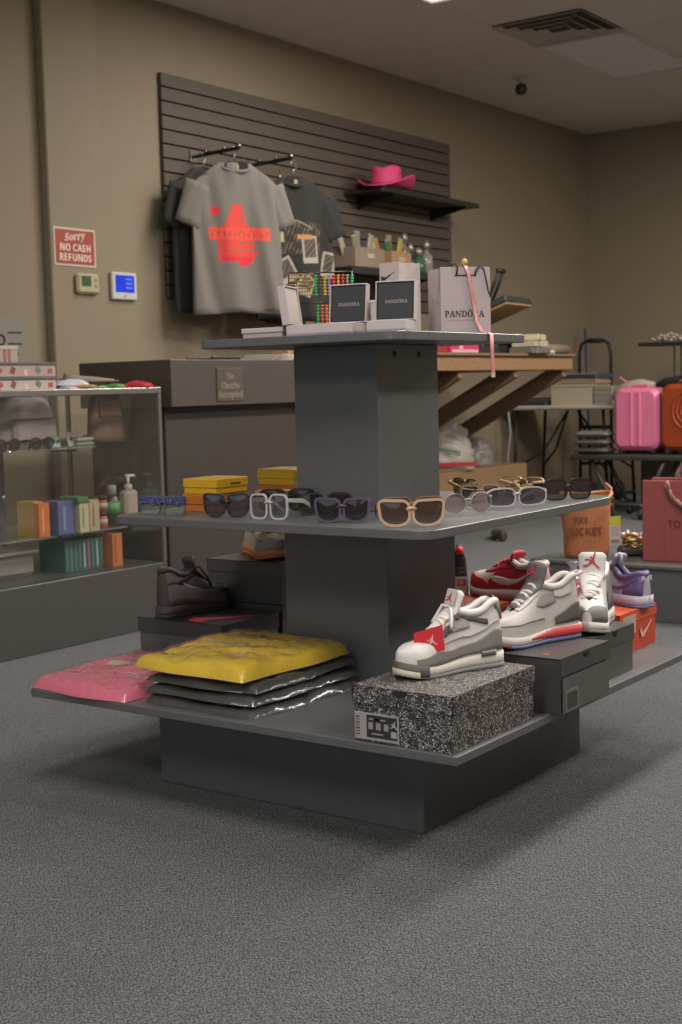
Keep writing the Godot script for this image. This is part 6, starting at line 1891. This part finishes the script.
func mid_tier() -> void:
	var y := MID_Y + 0.0004
	eyewear("clear glasses with blue marbled brow on the middle shelf", V(-0.34, y, 0.40), 0.28, "rect", 0.052, 0.043, "57565a", "a8b2a8", 0.12, 0.0022, "", "", true)
	var bl := get_child(get_child_count() - 1)
	for side: float in [-1.0, 1.0]:
		part(bl, "marbled_brow", MB.new().box(V(side * 0.033, 0.0365, 0.0), V(0.062, 0.020, 0.0055), 0.002), marble())
	eyewear("black oversized butterfly sunglasses with blue brown lenses", V(-0.14, y, 0.395), 0.32, "butterfly", 0.046, 0.048, "262322", "2f3038", 0.88, 0.005)
	eyewear("white square framed sunglasses with thick rims", V(-0.015, y, 0.39), 0.12, "rect", 0.040, 0.052, "b5b0ac", "4a484e", 0.72, 0.0042)
	eyewear("purple oversized butterfly sunglasses with dark lenses", V(0.19, y, 0.385), 0.42, "butterfly", 0.050, 0.046, "55465c", "241d22", 0.92, 0.005)
	eyewear("cream wide butterfly sunglasses with brown gradient lenses", V(0.382, y, 0.398), 0.62, "butterfly", 0.058, 0.048, "c2a084", "3f312b", 0.86, 0.0055)
	eyewear("thin framed brown tinted sunglasses behind the cream pair", V(0.262, y, 0.205), 0.62, "rect", 0.062, 0.042, "8f6a52", "5c3d36", 0.85, 0.002)
	eyewear("rimless pink tinted sunglasses with fine silver arms", V(0.345, y, 0.095), 0.95, "round", 0.052, 0.046, "a8a098", "6a4c50", 0.6, 0.0012)
	eyewear("beige narrow square sunglasses among the tangled arms", V(0.205, y, -0.205), 0.85, "rect", 0.042, 0.034, "a88a72", "3f342f", 0.75, 0.0045, "", "", true)
	eyewear("dark tortoise sunglasses with gold arms behind the beige pair", V(0.09, y, -0.33), 2.6, "rect", 0.055, 0.042, "3a3022", "2a2420", 0.85, 0.003, "", "8a7440", true)
	eyewear("brown aviator sunglasses with gold arms beside the column", V(0.29, y, -0.305), 2.3, "cat", 0.055, 0.044, "4a3a28", "33281f", 0.85, 0.002, "", "94804c", true)
	eyewear("white sporty shield sunglasses with smoked lenses", V(0.368, y, -0.10), 0.95, "shield", 0.072, 0.040, "b8b2b4", "35323c", 0.85, 0.0038)
	eyewear("peach framed sunglasses turned away on the middle shelf", V(0.225, y, -0.405), 2.95, "rect", 0.062, 0.044, "b88f72", "9c8474", 0.3, 0.003, "", "", true)
	eyewear("black flat top sunglasses at the middle shelf's far corner", V(0.402, y, -0.31), 0.9, "rect", 0.054, 0.046, "2a2725", "33282b", 0.85, 0.0042)
	eyewear("black bulky sunglasses folded behind the white square pair", V(-0.105, y, 0.205), 0.55, "rect", 0.058, 0.044, "1f1d1c", "1c1a19", 0.92, 0.006, "", "", true)
	eyewear("dark olive wraparound sunglasses beside the upper column", V(0.045, y, 0.25), 0.7, "shield", 0.056, 0.044, "2b2a27", "1f1d1b", 0.92, 0.005, "", "", true)
	# yellow gift boxes
	gift("orange box under the yellow lid box beside the butterfly pair", V(-0.315, y, 0.235), V(0.105, 0.044, 0.125), "b5682c", 0.0)
	gift("yellow box stacked on the orange box beside the butterfly pair", V(-0.312, y + 0.0445, 0.232), V(0.108, 0.037, 0.128), "c79a1f", 0.02)
	gift("orange box at the foot of the stack by the upper column", V(-0.30, y, -0.045), V(0.12, 0.045, 0.1), "b06a34", 0.0)
	gift("tan box in front of the yellow one by the upper column", V(-0.245, y, -0.02 + 0.10), V(0.075, 0.04, 0.07), "a8823c", 0.0)
	gift("yellow box at the top of the stack by the upper column", V(-0.30, y + 0.0455, -0.05), V(0.125, 0.042, 0.11), "c29a26", 0.0)

func marble() -> StandardMaterial3D:
	if mats.has("marble"): return mats["marble"]
	var im := Image.create(64, 64, false, Image.FORMAT_RGB8)
	for yy in 64:
		for xx in 64:
			var k := fnl.get_noise_2d(xx * 0.09, yy * 0.16)
			im.set_pixel(xx, yy, Color("5f6a8f") if k > 0.15 else (Color("34406a") if k > -0.2 else Color("23283f")))
	var m := StandardMaterial3D.new()
	m.albedo_texture = ImageTexture.create_from_image(im)
	m.roughness = 0.2
	m.uv1_triplanar = true
	m.uv1_scale = Vector3.ONE / 0.05
	mats["marble"] = m
	return m

func gift(label: String, at: Vector3, s: Vector3, hex: String, turn: float) -> void:
	var t := thing("gift_box", label, "box", at, turn)
	part(t, "box_body", MB.new().box(V(0, s.y * 0.42, 0), V(s.x - 0.004, s.y * 0.84, s.z - 0.004), 0.001), M(hex, 0.5))
	part(t, "box_lid", MB.new().box(V(0, s.y * 0.7, 0), V(s.x, s.y * 0.6, s.z), 0.0015), M(hex, 0.45))
	part(t, "printed_line", MB.new().box(V(s.x / 2 + 0.0003, s.y * 0.62, -s.z * 0.1), V(0.0006, s.y * 0.12, s.z * 0.3)), M("4a3a1f", 0.6))

# ---------------------------------------------------------------- top tier: jewellery boxes and gift bags
func top_tier() -> void:
	var y := TOP_Y + 0.0004
	# closed low white box
	var t := thing("jewellery_box", "flat closed white jewellery box at the top shelf's left end", "box", V(-0.102, y, 0.245))
	part(t, "box_body", MB.new().box(V(0, 0.008, 0), V(0.12, 0.016, 0.085), 0.001), M("a89e9b", 0.6))
	part(t, "box_lid", MB.new().box(V(0, 0.017, 0), V(0.126, 0.012, 0.09), 0.0015), M("b8aeab", 0.55))
	open_box("open white jewellery box turned sideways with its lid upright", V(0.0, y, 0.235), 1.9, false)
	open_box("open white jewellery box with dark padded lid beside the sideways one", V(0.098, y, 0.24), 0.2, true)
	open_box("open white jewellery box with dark lid in front of the gift bags", V(0.232, y, 0.235), 0.3, true)
	for k in 2:
		t = thing("white_carton", ["narrow white upright carton between the open jewellery boxes", "narrow white upright carton behind the right jewellery box"][k], "carton", V(0.115 + 0.036 * k, y, 0.165), 0.2)
		part(t, "box_body", MB.new().box(V(0, 0.036, 0), V(0.026, 0.072, 0.03), 0.001), M("b5aca6", 0.6))
		part(t, "box_top", MB.new().box(V(0, 0.075, 0), V(0.028, 0.006, 0.032), 0.001), M("c2bab4", 0.6))
	# gift bags
	var pb := M("b3a5a6", 0.6)
	t = gift_bag("white paper gift bag with black lettering and cord handles", V(0.205, y, -0.115), 0.9, 0.130, 0.163, 0.09, pb)
	text(t, "lettering", "PANDÔRA", 0.0145, M("2b2627", 0.5), Transform3D(Basis(), V(-0.004, 0.049, 0.0457)), "Droid Serif", true)
	part(t, "printed_line", MB.new().box(V(-0.006, 0.034, 0.0457), V(0.08, 0.0012, 0.0006)), M("8f8284", 0.6))
	var cm := M("35302f", 0.7)
	part(t, "cord_handle", MB.new().smooth(true).tube([V(-0.024, 0.143, 0.047), V(-0.022, 0.163, 0.050), V(-0.028, 0.172, 0.046), V(-0.038, 0.166, 0.04)], 0.0022, 6), cm)
	part(t, "cord_handle", MB.new().smooth(true).tube([V(0.024, 0.143, 0.047), V(0.026, 0.155, 0.05), V(0.036, 0.167, 0.048), V(0.046, 0.160, 0.05), V(0.05, 0.135, 0.054), V(0.056, 0.105, 0.054), V(0.064, 0.091, 0.052)], 0.0022, 6), cm)
	part(t, "handle_slot", MB.new().box(V(0.0, 0.143, 0.0462), V(0.056, 0.0028, 0.0016)), cm)
	t = gift_bag("plain white gift bag with dark check mark between the boxes", V(0.145, y, 0.06), -0.1, 0.06, 0.17, 0.08, M("b0a5a2", 0.6))
	part(t, "curved_check_mark", MB.new().at(Transform3D(Basis(), V(-0.004, 0.138, 0.0407))).prism(PackedVector2Array([Vector2(-0.022, 0.002), Vector2(-0.02, -0.008), Vector2(-0.012, -0.010), Vector2(0.022, 0.010), Vector2(-0.008, -0.002), Vector2(-0.016, 0.0)]), 0, 0.0008), M("332e2d", 0.6))
	# pink ribbon hanging from the lettered bag over the shelf edge
	t = thing("pink_ribbon", "pink satin ribbon hanging from the lettered bag over the shelf edge", "ribbon", V(0, 0, 0))
	var rb := [V(0.228, 1.273, -0.088), V(0.240, 1.270, -0.087), V(0.2475, 1.25, -0.090), V(0.255, 1.19, -0.097), V(0.263, 1.13, -0.102), V(0.275, 1.107, -0.103), V(0.298, 1.1035, -0.098), V(0.3045, 1.098, -0.097), V(0.3055, 1.06, -0.098), V(0.306, 1.005, -0.101)]
	var rows := []
	for k in rb.size():
		var wdt := 0.0085
		var c: Vector3 = rb[k]
		rows.append([c + V(0, 0, wdt) + V(-0.0 , 0, 0), c + V(0.0008, 0, 0), c - V(0, 0, wdt)])
	var rows2 := []
	for r: Array in rows: rows2.append([r[0] + V(0.0012, 0, 0), r[1] + V(0.0012, 0, 0), r[2] + V(0.0012, 0, 0)])
	part(t, "ribbon_band", MB.new().smooth(true).sheet(rows).sheet(rows2, true), M("c4837f", 0.4))
	part(t, "yellow_knot", MB.new().smooth(true).lathe([Vector2(0, 1.262), Vector2(0.006, 1.264), Vector2(0.008, 1.272), Vector2(0.004, 1.279), Vector2(0, 1.280)], 10, V(0.238, 0.006, -0.088)), M("b8a258", 0.6))
	part(t, "ribbon_end", MB.new().box(V(0.3065, 1.0, -0.101), V(0.002, 0.012, 0.018), 0.0005), M("d0aaa0", 0.4))
	# rack of bead bracelets at the back of the shelf
	t = thing("bracelet_rack", "small dark rack hung with bead strands behind the jewellery boxes", "rack", V(-0.115, y, 0.03), 0.6247)
	part(t, "rack_foot", MB.new().box(V(0, 0.004, 0), V(0.17, 0.008, 0.05), 0.002), M("33302e", 0.5))
	for s: float in [-1.0, 1.0]:
		part(t, "upright", MB.new().smooth(true).tube([V(s * 0.08, 0.0, 0), V(s * 0.08, 0.17, 0)], 0.0025, 6), M("4a4642", 0.3, 0.8))
	for k in 2:
		part(t, "cross_bar", MB.new().smooth(true).tube([V(-0.08, 0.168 - 0.075 * k, 0), V(0.08, 0.168 - 0.075 * k, 0)], 0.0025, 6), M("4a4642", 0.3, 0.8))
	var cols := ["1f8f4a", "4a3f36", "b8902f", "8a7f8f", "c22f3a", "c78a2f", "b83a30", "8c8478", "1f9a52"]
	for k in 9:
		strand(V(-0.012 + 0.0115 * k, 0.163, 0.0), 0.055, cols[k], t, 0.0052)
	for k in 4:
		strand(V(-0.008 + 0.011 * k, 0.088, 0.0), 0.052, ["2f8f4a", "b8452f", "c2682f", "b8902f"][k], t, 0.005)
	var sq := MB.new().smooth(true)
	for i in 10:
		for j in 7:
			var p := V(-0.078 + 0.0064 * i, 0.164 - 0.0085 * j, 0.003 + 0.0025 * sin(i * 1.7 + j * 2.3))
			sq.lathe([Vector2(0, -0.004), Vector2(0.0036, 0), Vector2(0, 0.004)], 5, p)
	var sqp := part(t, "gold_sequins", sq, M("b8975a", 0.22, 0.7), "gold sequin strip")
	sqp.set_meta("kind", "stuff")

func strand(top: Vector3, l: float, hex: String, parent: Node3D, r: float) -> void:
	var mb := MB.new().smooth(true)
	var n := int(l / (r * 1.5))
	var prof := []
	for i in n * 4 + 1:
		var f := i / (n * 4.0)
		var rr2 := r * (0.45 + 0.55 * absf(sin(f * n * PI)))
		if i == 0 or i == n * 4: rr2 = 0.0
		prof.append(Vector2(rr2, -f * l))
	mb.lathe(prof, 8, top)
	part(parent, "bead_strand", mb, M(hex, 0.3))

func open_box(label: String, at: Vector3, turn: float, dark: bool) -> void:
	var t := thing("jewellery_box", label, "box", at, turn)
	var wm := M("b5a9a8", 0.55)
	var b := MB.new().box(V(0, 0.003, 0), V(0.09, 0.006, 0.085), 0.001)
	for s: float in [-1.0, 1.0]:
		b.box(V(s * 0.0435, 0.0125, 0), V(0.003, 0.025, 0.085), 0.0008).box(V(0, 0.0125, s * 0.041), V(0.087, 0.025, 0.003), 0.0008)
	part(t, "box_tray", b, wm)
	part(t, "dark_cushion", MB.new().box(V(0, 0.014, 0), V(0.08, 0.016, 0.076), 0.004), M("2a2828", 0.85))
	var tf := Transform3D(Basis(Vector3.RIGHT, -0.13), V(0, 0.026, -0.041))
	part(t, "lid", MB.new().at(tf).box(V(0, 0.046, -0.009), V(0.094, 0.092, 0.002), 0.0006).box(V(-0.046, 0.046, 0), V(0.003, 0.092, 0.02), 0.0008).box(V(0.046, 0.046, 0), V(0.003, 0.092, 0.02), 0.0008).box(V(0, 0.0905, 0), V(0.09, 0.003, 0.02), 0.0008).box(V(0, 0.0015, 0), V(0.09, 0.003, 0.02), 0.0008), wm)
	var pd := part(t, "lid_pad", MB.new().at(tf).box(V(0, 0.046, 0.001), V(0.086, 0.085, 0.012), 0.002), M("2f2f33" if dark else "a89d96", 0.7))
	if dark:
		var w := tf * Transform3D(Basis(), V(0.002, 0.044, 0.0075))
		text(pd, "lettering", "PANDÔRA", 0.0075, M("9a8a86", 0.5), w, "Droid Serif", true, 0.0006)

func gift_bag(label: String, at: Vector3, turn: float, w: float, h: float, d: float, m: Material) -> Node3D:
	var t := thing("gift_bag", label, "bag", at, turn)
	for s: float in [-1.0, 1.0]:
		part(t, "paper_face", MB.new().box(V(0, h / 2, s * d / 2), V(w, h, 0.0012), 0.0003), m)
		# gusset folded inward along its middle
		var x := s * w / 2
		var g := MB.new()
		var rows := []
		for k in 5:
			var f := k / 4.0
			var inn := s * 0.012 * smoothstep(0.25, 1.0, f)
			rows.append([V(x, f * h, d / 2), V(x - inn, f * h, 0), V(x, f * h, -d / 2)])
		var rows2 := []
		for r: Array in rows: rows2.append([r[0] - V(s * 0.001, 0, 0), r[1] - V(s * 0.001, 0, 0), r[2] - V(s * 0.001, 0, 0)])
		g.sheet(rows, s > 0).sheet(rows2, s < 0)
		part(t, "gusset", g, m)
	part(t, "bag_bottom", MB.new().box(V(0, 0.001, 0), V(w - 0.002, 0.002, d - 0.002)), m)
	part(t, "turned_rim", MB.new().box(V(0, h - 0.004, d / 2 - 0.001), V(w - 0.002, 0.008, 0.0016)).box(V(0, h - 0.004, -d / 2 + 0.001), V(w - 0.002, 0.008, 0.0016)), M("c2b6b5", 0.6))
	return t
